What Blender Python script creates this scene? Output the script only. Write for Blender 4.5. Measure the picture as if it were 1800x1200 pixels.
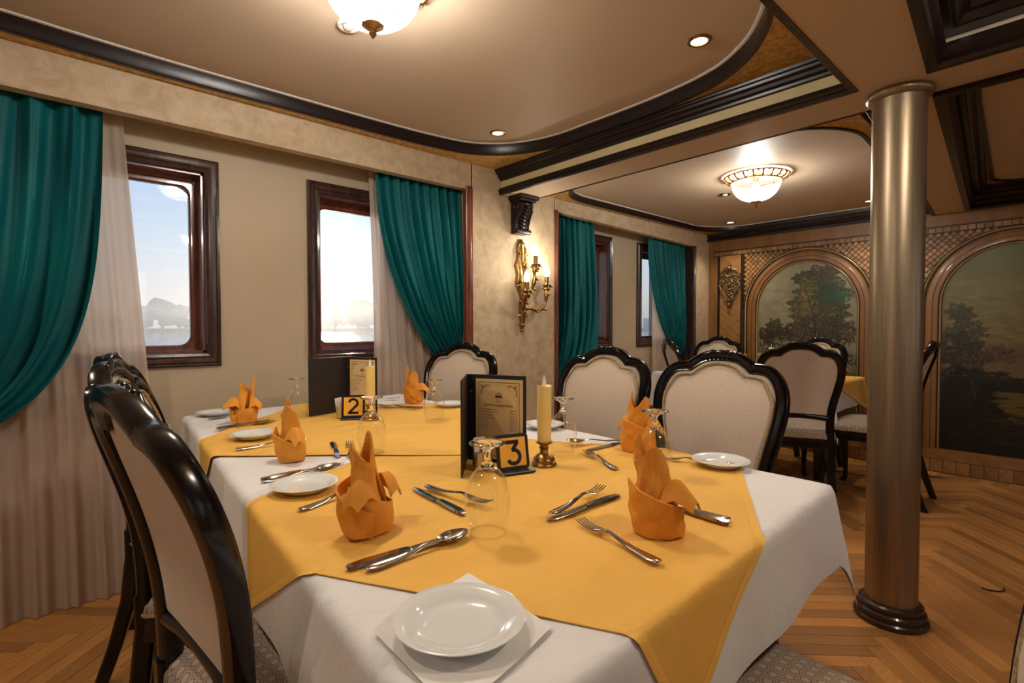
import bpy, bmesh, math, random
import numpy as np
from mathutils import Vector, Matrix, Euler

for o in list(bpy.data.objects):
    bpy.data.objects.remove(o, do_unlink=True)
scene = bpy.context.scene
COL = scene.collection
random.seed(7)
PI = math.pi
R = math.radians

# ---------------------------------------------------------------- camera
cam_d = bpy.data.cameras.new('camera')
cam = bpy.data.objects.new('camera', cam_d)
COL.objects.link(cam)
yaw, pit, rol = R(42.17), R(1.494), R(-0.079)
Fv = Vector((math.sin(yaw), math.cos(yaw), 0))
Rv = Vector((math.cos(yaw), -math.sin(yaw), 0))
Uv = Vector((0, 0, 1))
F2 = Fv * math.cos(pit) - Uv * math.sin(pit)
U2 = Uv * math.cos(pit) + Fv * math.sin(pit)
R3 = Rv * math.cos(rol) + U2 * math.sin(rol)
U3 = U2 * math.cos(rol) - Rv * math.sin(rol)
m = Matrix((R3, U3, -F2)).transposed().to_4x4()
m.translation = Vector((0, 0, 1.14))
cam.matrix_world = m
cam_d.sensor_width = 36
cam_d.lens = 909.42 / 1800 * 36
cam_d.clip_start = 0.02
cam_d.clip_end = 3000
scene.camera = cam

# ---------------------------------------------------------------- view
vs = scene.view_settings
vs.view_transform = 'Standard'
vs.look = 'None'
vs.exposure = 0.08
vs.gamma = 1.0
vs.use_curve_mapping = False

# ---------------------------------------------------------------- sky: hazy evening sky with a veiled low sun
w = bpy.data.worlds.new('evening_sky')
scene.world = w
w.use_nodes = True
nt = w.node_tree
nt.nodes.clear()
def wn(t, **k):
    n = nt.nodes.new(t)
    for a, b in k.items(): setattr(n, a, b)
    return n
SUN_AZ, SUN_EL = R(23.3), R(6.5)
sund = Vector((math.sin(SUN_AZ) * math.cos(SUN_EL), math.cos(SUN_AZ) * math.cos(SUN_EL), math.sin(SUN_EL)))
tc = wn('ShaderNodeTexCoord')
nrm = wn('ShaderNodeVectorMath', operation='NORMALIZE')
sep = wn('ShaderNodeSeparateXYZ')
nt.links.new(tc.outputs['Generated'], nrm.inputs[0])
nt.links.new(nrm.outputs[0], sep.inputs[0])
ramp = wn('ShaderNodeValToRGB')
els = ramp.color_ramp.elements
els[0].position = 0.0; els[0].color = (0.80, 0.74, 0.72, 1)
els[1].position = 1.0; els[1].color = (0.20, 0.34, 0.62, 1)
for p, c in ((0.04, (0.80, 0.76, 0.75, 1)), (0.14, (0.62, 0.72, 0.84, 1)), (0.30, (0.40, 0.56, 0.82, 1)), (0.6, (0.26, 0.42, 0.72, 1))):
    e = els.new(p); e.color = c
nt.links.new(sep.outputs['Z'], ramp.inputs[0])
dot = wn('ShaderNodeVectorMath', operation='DOT_PRODUCT')
nt.links.new(nrm.outputs[0], dot.inputs[0])
dot.inputs[1].default_value = sund
mx = wn('ShaderNodeMath', operation='MAXIMUM'); mx.inputs[1].default_value = 0
nt.links.new(dot.outputs['Value'], mx.inputs[0])
def glow(pw, col, st):
    p = wn('ShaderNodeMath', operation='POWER'); p.inputs[1].default_value = pw
    nt.links.new(mx.outputs[0], p.inputs[0])
    s = wn('ShaderNodeMath', operation='MULTIPLY'); s.inputs[1].default_value = st
    nt.links.new(p.outputs[0], s.inputs[0])
    b = wn('ShaderNodeMix', data_type='RGBA', blend_type='MULTIPLY')
    b.inputs['Factor'].default_value = 1
    b.inputs['A'].default_value = col
    cmb = wn('ShaderNodeCombineColor')
    for i in range(3): nt.links.new(s.outputs[0], cmb.inputs[i])
    nt.links.new(cmb.outputs[0], b.inputs['B'])
    return b.outputs['Result']
def addc(a, b):
    n = wn('ShaderNodeMix', data_type='RGBA', blend_type='ADD')
    n.inputs['Factor'].default_value = 1
    nt.links.new(a, n.inputs['A']); nt.links.new(b, n.inputs['B'])
    return n.outputs['Result']
skyc = addc(addc(ramp.outputs[0], glow(400, (1, 0.93, 0.82, 1), 0.75)), glow(40, (1, 0.92, 0.84, 1), 0.15))
bg = wn('ShaderNodeBackground')
bg.inputs['Strength'].default_value = 1.1
nt.links.new(skyc, bg.inputs['Color'])
wo = wn('ShaderNodeOutputWorld')
nt.links.new(bg.outputs[0], wo.inputs['Surface'])

# veiled sun, low behind the second window
sl = bpy.data.lights.new('evening_sun', 'SUN')
sl.energy = 1.2
sl.angle = R(4)
sl.color = (1.0, 0.80, 0.58)
so = bpy.data.objects.new('evening_sun', sl)
COL.objects.link(so)
so.rotation_euler = (-sund).to_track_quat('-Z', 'Y').to_euler()
so.location = (60, 140, 30)

# ---------------------------------------------------------------- helpers
class MB:
    """collects pieces and builds ONE mesh"""
    def __init__(self): self.v = []; self.f = []; self.m = []
    def add(self, v, f, mtx=None, mi=0):
        b = len(self.v)
        if mtx is not None: v = [tuple(mtx @ Vector(p)) for p in v]
        self.v += [tuple(p) for p in v]
        self.f += [tuple(b + i for i in q) for q in f]
        self.m += [mi] * len(f)
        return self
    def box(self, x0, x1, y0, y1, z0, z1, mtx=None, mi=0):
        v = [(x0,y0,z0),(x1,y0,z0),(x1,y1,z0),(x0,y1,z0),(x0,y0,z1),(x1,y0,z1),(x1,y1,z1),(x0,y1,z1)]
        return self.add(v, [(0,3,2,1),(4,5,6,7),(0,1,5,4),(1,2,6,5),(2,3,7,6),(3,0,4,7)], mtx, mi)
    def bbox(self, x0, x1, y0, y1, z0, z1, c=0.004, mtx=None, mi=0):
        # box with bevelled vertical corners and top/bottom edges
        pl = [(x0+c,y0),(x1-c,y0),(x1,y0+c),(x1,y1-c),(x1-c,y1),(x0+c,y1),(x0,y1-c),(x0,y0+c)]
        cx, cy = (x0+x1)/2, (y0+y1)/2
        def ins(p): return (p[0] + (c if p[0] < cx else -c) * 0.7, p[1] + (c if p[1] < cy else -c) * 0.7)
        rows = [[(*ins(p), z0) for p in pl], [(*p, z0+c) for p in pl], [(*p, z1-c) for p in pl], [(*ins(p), z1) for p in pl]]
        return self.loft(rows, True, True, mtx, mi)
    def loft(self, rows, closed=True, caps=True, mtx=None, mi=0):
        n = len(rows[0]); v = [p for r in rows for p in r]; f = []
        for i in range(len(rows)-1):
            for j in range(n if closed else n-1):
                k = (j+1) % n
                f.append((i*n+j, i*n+k, (i+1)*n+k, (i+1)*n+j))
        if caps:
            f.append(tuple(range(n-1, -1, -1)))
            f.append(tuple((len(rows)-1)*n + j for j in range(n)))
        return self.add(v, f, mtx, mi)
    def lathe(self, prof, n=24, mtx=None, mi=0, flute=None):
        rows = []
        for r, z in prof:
            row = []
            for j in range(n):
                a = 2*PI*j/n
                rr = max(r, 1e-4) * (1 + (flute[1]*math.cos(flute[0]*a) if flute else 0))
                row.append((rr*math.cos(a), rr*math.sin(a), z))
            rows.append(row)
        return self.loft(rows, True, True, mtx, mi)
    def tube(self, pts, rad, n=8, mtx=None, mi=0, flat=1.0, caps=True):
        pts = [Vector(p) for p in pts]
        if not isinstance(rad, (list, tuple)): rad = [rad]*len(pts)
        rows = []; up = None
        for i, p in enumerate(pts):
            t = (pts[min(i+1, len(pts)-1)] - pts[max(i-1, 0)]).normalized()
            if up is None:
                up = Vector((0,0,1)) if abs(t.z) < 0.9 else Vector((0,1,0))
            s = t.cross(up)
            if s.length < 1e-5: s = t.orthogonal()
            s.normalize(); up = s.cross(t).normalized()
            rows.append([tuple(p + (s*math.cos(2*PI*j/n) + up*math.sin(2*PI*j/n)*flat)*rad[i]) for j in range(n)])
        return self.loft(rows, True, caps, mtx, mi)
    def sweep(self, prof, path, nrm, closed=False, mtx=None, mi=0, caps=True):
        """prof: (a,b) pairs, a in the path plane (to the side), b along nrm"""
        path = [Vector(p) for p in path]; N = Vector(nrm).normalized(); rows = []
        n = len(path)
        for i, p in enumerate(path):
            a = path[(i-1) % n] if (closed or i > 0) else p
            b = path[(i+1) % n] if (closed or i < n-1) else p
            t1 = (p-a); t2 = (b-p)
            t1 = t1.normalized() if t1.length > 1e-7 else t2.normalized()
            t2 = t2.normalized() if t2.length > 1e-7 else t1
            s1, s2 = N.cross(t1), N.cross(t2)
            s = (s1+s2)
            s = s.normalized() if s.length > 1e-6 else s1
            k = 1 / max(0.35, s.dot(s1))
            rows.append([tuple(p + s*(q[0]*k) + N*q[1]) for q in prof])
        if closed: rows.append(rows[0])
        return self.loft(rows, True, caps and not closed, mtx, mi)
    def poly(self, pts, z0, z1, mtx=None, mi=0):
        return self.loft([[(p[0],p[1],z0) for p in pts], [(p[0],p[1],z1) for p in pts]], True, True, mtx, mi)
    def ball(self, c, r, n=8, mtx=None, mi=0):
        if not isinstance(r, (list, tuple)): r = (r, r, r)
        rows = []
        for i in range(n//2+1):
            t = PI*i/(n//2)
            s = max(math.sin(t), 0.02)
            rows.append([(c[0]+r[0]*s*math.cos(2*PI*j/n), c[1]+r[1]*s*math.sin(2*PI*j/n), c[2]-r[2]*math.cos(t)) for j in range(n)])
        return self.loft(rows, True, True, mtx, mi)
    def grid(self, fn, nu, nv, mtx=None, mi=0):
        v = [fn(i/nu, j/nv) for j in range(nv+1) for i in range(nu+1)]
        f = [(j*(nu+1)+i, j*(nu+1)+i+1, (j+1)*(nu+1)+i+1, (j+1)*(nu+1)+i) for j in range(nv) for i in range(nu)]
        return self.add(v, f, mtx, mi)
    def mesh(self, name, mats, ang=35):
        me = bpy.data.meshes.new(name)
        me.from_pydata(self.v, [], self.f)
        if not isinstance(mats, (list, tuple)): mats = [mats]
        for x in mats: me.materials.append(x)
        me.polygons.foreach_set('material_index', self.m)
        bm = bmesh.new(); bm.from_mesh(me)
        bmesh.ops.recalc_face_normals(bm, faces=bm.faces)
        bm.to_mesh(me); bm.free()
        if ang:
            me.polygons.foreach_set('use_smooth', [True]*len(me.polygons))
            me.set_sharp_from_angle(angle=R(ang))
        me.update()
        return me
    def build(self, name, mats, parent=None, ang=35):
        return link(name, self.mesh(name, mats, ang), parent)

def link(name, me, parent=None):
    o = bpy.data.objects.new(name, me)
    COL.objects.link(o)
    if parent is not None: o.parent = parent
    return o
def tag(o, label=None, cat=None, group=None, kind=None):
    if label: o['label'] = label
    if cat: o['category'] = cat
    if group: o['group'] = group
    if kind: o['kind'] = kind
    return o
def empty(name, loc=(0,0,0), rz=0.0):
    o = bpy.data.objects.new(name, None)
    o.empty_display_size = 0.05
    COL.objects.link(o)
    o.location = loc; o.rotation_euler = (0, 0, rz)
    return o
def kids(o): return [c for c in bpy.data.objects if c.parent == o]
def copy_tree(o, parent=None, ch=None):
    c = o.copy(); COL.objects.link(c); c.parent = parent
    for k in kids(o): copy_tree(k, c)
    return c
def struct(o):
    o['kind'] = 'structure'; return o
def bez(p, t):
    a, b, c, d = p; s = 1-t
    return tuple(s*s*s*a[i]+3*s*s*t*b[i]+3*s*t*t*c[i]+t*t*t*d[i] for i in range(len(a)))
def catmull(P, n=8, closed=False):
    P = [Vector(p) for p in P]; out = []; L = len(P)
    for i in range(L if closed else L-1):
        g = lambda k: P[k % L] if closed else P[min(max(k, 0), L-1)]
        a, b, c, d = g(i-1), g(i), g(i+1), g(i+2)
        for k in range(n):
            t = k/n
            out.append(0.5*((2*b)+(c-a)*t+(2*a-5*b+4*c-d)*t*t+(3*b-a-3*c+d)*t*t*t))
    if not closed: out.append(P[-1])
    return out
def smooth01(t):
    t = min(max(t, 0), 1); return t*t*(3-2*t)
def lerp(a, b, t): return a+(b-a)*t

# ---------------------------------------------------------------- materials
def newmat(name):
    mt = bpy.data.materials.new(name); mt.use_nodes = True
    t = mt.node_tree
    return mt, t, t.nodes['Principled BSDF'], t.nodes['Material Output']
def pmat(name, col, rough=0.5, metal=0.0, col2=None, nscale=8.0, ndist=0.0, bump=0.0, bscale=60.0, coat=0.0, sheen=0.0,
         spec=0.5, stretch=(1,1,1), trans=0.0, contrast=(0.35, 0.65), wave=None, vary=0.0, wrinkle=0.0):
    mt, t, b, out = newmat(name)
    b.inputs['Base Color'].default_value = (*col, 1)
    b.inputs['Roughness'].default_value = rough
    b.inputs['Metallic'].default_value = metal
    b.inputs['Specular IOR Level'].default_value = spec
    if coat: b.inputs['Coat Weight'].default_value = coat; b.inputs['Coat Roughness'].default_value = 0.08
    if sheen: b.inputs['Sheen Weight'].default_value = sheen; b.inputs['Sheen Roughness'].default_value = 0.4
    if sheen: b.inputs['Sheen Tint'].default_value = (min(1, col[0]*2+0.05), min(1, col[1]*2+0.1), min(1, col[2]*2+0.1), 1)
    if trans: b.inputs['Transmission Weight'].default_value = trans
    tcn = t.nodes.new('ShaderNodeTexCoord')
    mp = t.nodes.new('ShaderNodeMapping'); mp.inputs['Scale'].default_value = stretch
    t.links.new(tcn.outputs['Object'], mp.inputs['Vector'])
    src = None
    if col2 is not None:
        if wave:
            nz = t.nodes.new('ShaderNodeTexWave'); nz.inputs['Scale'].default_value = nscale
            nz.inputs['Distortion'].default_value = wave; nz.inputs['Detail'].default_value = 3
            o = nz.outputs['Fac']
        else:
            nz = t.nodes.new('ShaderNodeTexNoise'); nz.inputs['Scale'].default_value = nscale
            nz.inputs['Detail'].default_value = 6; nz.inputs['Distortion'].default_value = ndist
            o = nz.outputs['Fac']
        t.links.new(mp.outputs[0], nz.inputs['Vector'])
        cr = t.nodes.new('ShaderNodeValToRGB')
        cr.color_ramp.elements[0].position = contrast[0]; cr.color_ramp.elements[0].color = (*col, 1)
        cr.color_ramp.elements[1].position = contrast[1]; cr.color_ramp.elements[1].color = (*col2, 1)
        t.links.new(o, cr.inputs[0]); src = cr.outputs[0]
    if vary:
        oi = t.nodes.new('ShaderNodeObjectInfo'); ge = t.nodes.new('ShaderNodeNewGeometry')
        ad = t.nodes.new('ShaderNodeMath'); ad.operation = 'ADD'
        t.links.new(oi.outputs['Random'], ad.inputs[0]); t.links.new(ge.outputs['Random Per Island'], ad.inputs[1])
        fr = t.nodes.new('ShaderNodeMath'); fr.operation = 'FRACT'; t.links.new(ad.outputs[0], fr.inputs[0])
        mr = t.nodes.new('ShaderNodeMapRange'); mr.inputs['To Min'].default_value = 1-vary; mr.inputs['To Max'].default_value = 1+vary
        t.links.new(fr.outputs[0], mr.inputs['Value'])
        hs = t.nodes.new('ShaderNodeHueSaturation')
        if src: t.links.new(src, hs.inputs['Color'])
        else: hs.inputs['Color'].default_value = (*col, 1)
        t.links.new(mr.outputs[0], hs.inputs['Value']); src = hs.outputs[0]
    if src: t.links.new(src, b.inputs['Base Color'])
    if bump:
        n2 = t.nodes.new('ShaderNodeTexNoise'); n2.inputs['Scale'].default_value = bscale; n2.inputs['Detail'].default_value = 4
        t.links.new(mp.outputs[0], n2.inputs['Vector'])
        bp = t.nodes.new('ShaderNodeBump'); bp.inputs['Strength'].default_value = bump; bp.inputs['Distance'].default_value = 0.01
        t.links.new(n2.outputs['Fac'], bp.inputs['Height']); t.links.new(bp.outputs[0], b.inputs['Normal'])
        if wrinkle:
            n3 = t.nodes.new('ShaderNodeTexNoise'); n3.inputs['Scale'].default_value = 5.5; n3.inputs['Detail'].default_value = 3; n3.inputs['Distortion'].default_value = 0.6
            mp3 = t.nodes.new('ShaderNodeMapping'); mp3.inputs['Scale'].default_value = (1.0, 2.2, 1.0); mp3.inputs['Rotation'].default_value = (0, 0, 0.6)
            t.links.new(tcn.outputs['Object'], mp3.inputs['Vector']); t.links.new(mp3.outputs[0], n3.inputs['Vector'])
            b3 = t.nodes.new('ShaderNodeBump'); b3.inputs['Strength'].default_value = wrinkle; b3.inputs['Distance'].default_value = 0.03
            t.links.new(n3.outputs['Fac'], b3.inputs['Height']); t.links.new(b3.outputs[0], bp.inputs['Normal'])
    return mt
def emat(name, col, st):
    mt, t, b, out = newmat(name)
    b.inputs['Base Color'].default_value = (*col, 1)
    b.inputs['Emission Color'].default_value = (*col, 1)
    b.inputs['Emission Strength'].default_value = st
    return mt

M = {}
M['paint'] = pmat('cream_ceiling_paint', (0.56, 0.440, 0.315), 0.55, col2=(0.59, 0.465, 0.335), nscale=1.5, bump=0.03, bscale=200)
M['yellow_paint'] = pmat('yellow_beam_paint', (0.62, 0.52, 0.27), 0.5, col2=(0.58, 0.48, 0.25), nscale=6)
M['wallpaper'] = pmat('mottled_wallpaper', (0.455, 0.340, 0.205), 0.6, col2=(0.58, 0.455, 0.305), nscale=14, ndist=1.0, bump=0.15, bscale=90)
M['wall'] = pmat('plain_beige_wall', (0.485, 0.395, 0.270), 0.6, col2=(0.515, 0.42, 0.29), nscale=3, bump=0.05, bscale=120)
M['gold'] = pmat('gold_leaf_ceiling', (0.50, 0.28, 0.06), 0.42, 0.55, col2=(0.70, 0.46, 0.16), nscale=45, bump=0.5, bscale=70, contrast=(0.4, 0.6))
M['dark'] = pmat('black_lacquered_wood', (0.010, 0.006, 0.006), 0.30, spec=0.35, col2=(0.020, 0.009, 0.007), nscale=14, stretch=(1, 1, 6), bump=0.04, bscale=30)
M['mahogany'] = pmat('mahogany', (0.21, 0.060, 0.028), 0.26, coat=0.5, col2=(0.12, 0.033, 0.017), nscale=10, stretch=(3, 3, 0.6), wave=None)
M['darkframe'] = pmat('dark_window_frame', (0.030, 0.014, 0.011), 0.26, coat=0.5, col2=(0.060, 0.026, 0.018), nscale=9, stretch=(4, 4, 1))
M['chairwood'] = pmat('chair_lacquer', (0.004, 0.003, 0.004), 0.17, spec=0.4, col2=(0.008, 0.005, 0.005), nscale=12)
M['linen'] = pmat('beige_linen', (0.56, 0.46, 0.36), 0.85, col2=(0.62, 0.52, 0.42), nscale=160, bump=0.12, bscale=500, sheen=0.2)
M['braid'] = pmat('gold_braid', (0.46, 0.33, 0.17), 0.6, col2=(0.30, 0.20, 0.09), nscale=150, contrast=(0.45, 0.55))
M['teal'] = pmat('teal_velvet', (0.0005, 0.094, 0.108), 0.58, col2=(0.0005, 0.124, 0.130), nscale=3, sheen=0.3, spec=0.25, bump=0.05, bscale=300)
M['yellow'] = pmat('yellow_cotton', (0.88, 0.50, 0.095), 0.78, col2=(0.84, 0.465, 0.083), nscale=5, bump=0.10, bscale=400, sheen=0.15, wrinkle=0.35)
M['orange'] = pmat('orange_napkin_cotton', (0.80, 0.335, 0.035), 0.78, col2=(0.74, 0.295, 0.028), nscale=14, bump=0.12, bscale=300, sheen=0.1)
M['white'] = pmat('white_cotton', (0.80, 0.79, 0.78), 0.75, col2=(0.76, 0.755, 0.75), nscale=3, bump=0.06, bscale=300, wrinkle=0.35)
M['paper'] = pmat('white_paper', (0.84, 0.82, 0.79), 0.8)
M['china'] = pmat('white_china', (0.80, 0.82, 0.80), 0.10, coat=0.6)
M['steel'] = pmat('polished_steel', (0.62, 0.60, 0.58), 0.14, 1.0)
M['cup'] = pmat('brushed_cup', (0.55, 0.52, 0.47), 0.38, 0.9)
M['brass'] = pmat('aged_brass', (0.42, 0.26, 0.09), 0.32, 0.95, col2=(0.20, 0.11, 0.035), nscale=40)
M['lampbrass'] = pmat('lamp_brass', (0.62, 0.43, 0.20), 0.38, 0.7, col2=(0.46, 0.29, 0.11), nscale=40)
M['antique'] = pmat('antique_gold', (0.30, 0.19, 0.08), 0.42, 0.6, col2=(0.10, 0.06, 0.03), nscale=35, bump=0.3, bscale=90)
M['bronze'] = pmat('brushed_bronze_column', (0.36, 0.28, 0.185), 0.36, 0.85, col2=(0.30, 0.225, 0.14), nscale=30, stretch=(6, 6, 0.15))
M['wax'] = pmat('ivory_wax', (0.86, 0.66, 0.22), 0.5, col2=(0.88, 0.72, 0.32), nscale=10)
M['wax'].node_tree.nodes['Principled BSDF'].inputs['Subsurface Weight'].default_value = 0.25
M['wax'].node_tree.nodes['Principled BSDF'].inputs['Subsurface Radius'].default_value = (0.02, 0.012, 0.005)
M['flame'] = pmat('white_plastic_flame', (0.88, 0.86, 0.80), 0.3)
M['leather'] = pmat('black_menu_leather', (0.016, 0.014, 0.016), 0.42, bump=0.15, bscale=160)
M['menu'] = pmat('tan_menu_page', (0.80, 0.60, 0.30), 0.45, col2=(0.82, 0.63, 0.33), nscale=5)
M['ink'] = pmat('brown_ink', (0.07, 0.025, 0.015), 0.6)
M['blueink'] = pmat('blue_ink', (0.015, 0.02, 0.09), 0.6)
M['orangeink'] = pmat('orange_ink', (0.60, 0.27, 0.08), 0.6)
M['plastic'] = pmat('black_plastic', (0.012, 0.011, 0.011), 0.35)
M['signyellow'] = pmat('sign_yellow', (0.90, 0.48, 0.05), 0.45)
M['wood'] = pmat('honey_wood_panel', (0.29, 0.130, 0.036), 0.42, col2=(0.18, 0.074, 0.020), nscale=5, stretch=(2, 2, 0.5), contrast=(0.3, 0.75), coat=0.2)
M['wood2'] = pmat('light_wood_inlay', (0.36, 0.185, 0.058), 0.42, col2=(0.26, 0.120, 0.036), nscale=9, stretch=(2, 2, 2), coat=0.2)
M['tile'] = pmat('marquetry_tile', (0.34, 0.175, 0.060), 0.45, col2=(0.26, 0.125, 0.040), nscale=25, vary=0.35)
M['line'] = pmat('dark_inlay_line', (0.02, 0.012, 0.008), 0.5)
M['bead'] = pmat('gilt_bead', (0.52, 0.36, 0.16), 0.4, 0.4)
M['plank'] = pmat('oak_parquet', (0.58, 0.275, 0.078), 0.33, col2=(0.40, 0.170, 0.044), nscale=3.0, ndist=1.5, stretch=(2.2, 22, 2), contrast=(0.25, 0.8), vary=0.32, bump=0.03, bscale=20, coat=0.15)
M['gap'] = pmat('parquet_joint', (0.055, 0.025, 0.010), 0.7)
M['whitetrim'] = pmat('white_bead', (0.70, 0.66, 0.60), 0.5)
M['green'] = pmat('bank_foliage', (0.16, 0.34, 0.25), 0.8, col2=(0.22, 0.40, 0.30), nscale=0.5)
M['earth'] = pmat('bank_earth', (0.30, 0.27, 0.20), 0.9, col2=(0.24, 0.26, 0.16), nscale=0.05)
M['pale'] = pmat('pale_render', (0.55, 0.55, 0.52), 0.8)

def mat_water():
    mt, t, b, out = newmat('river_water')
    b.inputs['Base Color'].default_value = (0.30, 0.38, 0.42, 1)
    b.inputs['Roughness'].default_value = 0.12
    tcn = t.nodes.new('ShaderNodeTexCoord')
    mp = t.nodes.new('ShaderNodeMapping'); mp.inputs['Scale'].default_value = (0.5, 1.3, 1)
    t.links.new(tcn.outputs['Object'], mp.inputs['Vector'])
    n2 = t.nodes.new('ShaderNodeTexNoise'); n2.inputs['Scale'].default_value = 0.9; n2.inputs['Detail'].default_value = 5
    t.links.new(mp.outputs[0], n2.inputs['Vector'])
    bp = t.nodes.new('ShaderNodeBump'); bp.inputs['Strength'].default_value = 0.4; bp.inputs['Distance'].default_value = 0.15
    t.links.new(n2.outputs['Fac'], bp.inputs['Height']); t.links.new(bp.outputs[0], b.inputs['Normal'])
    return mt
M['water'] = mat_water()

def mat_thin(name, tint, ior_fac=0.12, rough=0.02):
    # thin clear glass: passes light straight on, reflects more at grazing angles
    mt, t, b, out = newmat(name)
    t.nodes.remove(b)
    tr = t.nodes.new('ShaderNodeBsdfTransparent'); tr.inputs[0].default_value = (*tint, 1)
    gl = t.nodes.new('ShaderNodeBsdfGlossy'); gl.inputs['Roughness'].default_value = rough
    gl.inputs[0].default_value = (1, 1, 1, 1)
    lw = t.nodes.new('ShaderNodeLayerWeight'); lw.inputs['Blend'].default_value = 0.5
    pw = t.nodes.new('ShaderNodeMath'); pw.operation = 'POWER'; pw.inputs[1].default_value = 3.0
    t.links.new(lw.outputs['Facing'], pw.inputs[0])
    fr = t.nodes.new('ShaderNodeMapRange'); fr.inputs['To Min'].default_value = 0.05; fr.inputs['To Max'].default_value = ior_fac
    t.links.new(pw.outputs[0], fr.inputs['Value'])
    mxs = t.nodes.new('ShaderNodeMixShader')
    t.links.new(fr.outputs[0], mxs.inputs[0]); t.links.new(tr.outputs[0], mxs.inputs[1]); t.links.new(gl.outputs[0], mxs.inputs[2])
    t.links.new(mxs.outputs[0], out.inputs['Surface'])
    return mt
M['pane'] = mat_thin('window_glass', (0.97, 0.985, 0.99), 0.6)
M['bowl'] = mat_thin('thin_wine_glass', (0.98, 0.98, 0.975), 1.0)
def mat_glass():
    mt, t, b, out = newmat('solid_clear_glass')
    b.inputs['Base Color'].default_value = (1, 1, 1, 1); b.inputs['Roughness'].default_value = 0.0
    b.inputs['Transmission Weight'].default_value = 1; b.inputs['IOR'].default_value = 1.45
    return mt
M['glass'] = mat_glass()
def mat_cloth_thin(name, col, transl, transp):
    mt, t, b, out = newmat(name)
    b.inputs['Base Color'].default_value = (*col, 1); b.inputs['Roughness'].default_value = 0.8
    tl = t.nodes.new('ShaderNodeBsdfTranslucent'); tl.inputs[0].default_value = (*col, 1)
    m1 = t.nodes.new('ShaderNodeMixShader'); m1.inputs[0].default_value = transl
    t.links.new(b.outputs[0], m1.inputs[1]); t.links.new(tl.outputs[0], m1.inputs[2])
    last = m1
    if transp:
        tr = t.nodes.new('ShaderNodeBsdfTransparent')
        m2 = t.nodes.new('ShaderNodeMixShader'); m2.inputs[0].default_value = transp
        t.links.new(m1.outputs[0], m2.inputs[1]); t.links.new(tr.outputs[0], m2.inputs[2]); last = m2
    t.links.new(last.outputs[0], out.inputs['Surface'])
    return mt
M['sheer'] = mat_cloth_thin('sheer_cream_voile', (0.74, 0.60, 0.48), 0.45, 0.10)
def mat_dome():
    mt, t, b, out = newmat('frosted_lamp_glass')
    b.inputs['Base Color'].default_value = (0.26, 0.29, 0.29, 1); b.inputs['Roughness'].default_value = 0.25
    b.inputs['Emission Color'].default_value = (0.86, 0.95, 0.95, 1); b.inputs['Emission Strength'].default_value = 0.30
    tr = t.nodes.new('ShaderNodeBsdfTransparent')
    m2 = t.nodes.new('ShaderNodeMixShader'); m2.inputs[0].default_value = 0.66
    t.links.new(b.outputs[0], m2.inputs[1]); t.links.new(tr.outputs[0], m2.inputs[2])
    t.links.new(m2.outputs[0], out.inputs['Surface'])
    return mt
M['dome'] = mat_dome()
M['spot'] = emat('spot_bulb', (1.0, 0.86, 0.62), 6.0)
M['bulb'] = emat('candle_bulb', (1.0, 0.93, 0.84), 7.0)

def mat_hex():
    # woven seat cloth: hexagons with darker outlines
    mt, t, b, out = newmat('hexagon_seat_cloth')
    b.inputs['Roughness'].default_value = 0.85
    tcn = t.nodes.new('ShaderNodeTexCoord')
    def vm(op, a, bb=None, c=None):
        n = t.nodes.new('ShaderNodeVectorMath'); n.operation = op
        for i, x in enumerate((a, bb, c)):
            if x is None: continue
            if isinstance(x, tuple): n.inputs[i].default_value = x
            else: t.links.new(x, n.inputs[i])
        return n
    def mm(op, a, bb=None):
        n = t.nodes.new('ShaderNodeMath'); n.operation = op
        for i, x in enumerate((a, bb)):
            if x is None: continue
            if isinstance(x, (int, float)): n.inputs[i].default_value = x
            else: t.links.new(x, n.inputs[i])
        return n.outputs[0]
    sc = vm('SCALE', tcn.outputs['Object']); sc.inputs['Scale'].default_value = 38.0
    fl = vm('MULTIPLY', sc.outputs[0], (1, 1, 0)).outputs[0]
    r = (1.0, 1.7320508, 1.0); h = (0.5, 0.8660254, 0.5)
    def cell(off):
        p = vm('SUBTRACT', fl, off).outputs[0]
        q = vm('SUBTRACT', vm('MODULO', vm('ADD', p, (500.0, 866.0254, 0)).outputs[0], r).outputs[0], h).outputs[0]
        return vm('ABSOLUTE', vm('MULTIPLY', q, (1, 1, 0)).outputs[0]).outputs[0]
    def hd(a):
        s = t.nodes.new('ShaderNodeSeparateXYZ'); t.links.new(a, s.inputs[0])
        d = mm('ADD', mm('MULTIPLY', s.outputs[0], 0.5), mm('MULTIPLY', s.outputs[1], 0.8660254))
        return mm('MAXIMUM', s.outputs[0], d)
    d = mm('MINIMUM', hd(cell((0, 0, 0))), hd(cell(h)))
    cr = t.nodes.new('ShaderNodeValToRGB'); cr.color_ramp.interpolation = 'LINEAR'
    e = cr.color_ramp.elements
    e[0].position = 0.0; e[0].color = (0.46, 0.38, 0.31, 1); e[1].position = 1.0; e[1].color = (0.22, 0.16, 0.12, 1)
    for p, c in ((0.24, (0.46, 0.38, 0.31, 1)), (0.28, (0.20, 0.145, 0.11, 1)), (0.34, (0.20, 0.145, 0.11, 1)), (0.38, (0.44, 0.36, 0.29, 1)), (0.45, (0.42, 0.34, 0.27, 1)), (0.48, (0.22, 0.16, 0.12, 1))):
        x = e.new(p); x.color = c
    t.links.new(d, cr.inputs[0]); t.links.new(cr.outputs[0], b.inputs['Base Color'])
    return mt
M['hex'] = mat_hex()
def mat_paint(name):
    mt, t, b, out = newmat(name)
    at = t.nodes.new('ShaderNodeAttribute'); at.attribute_name = 'paint'
    t.links.new(at.outputs['Color'], b.inputs['Base Color'])
    b.inputs['Roughness'].default_value = 0.38
    return mt
M['mural'] = mat_paint('oil_painting')

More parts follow.
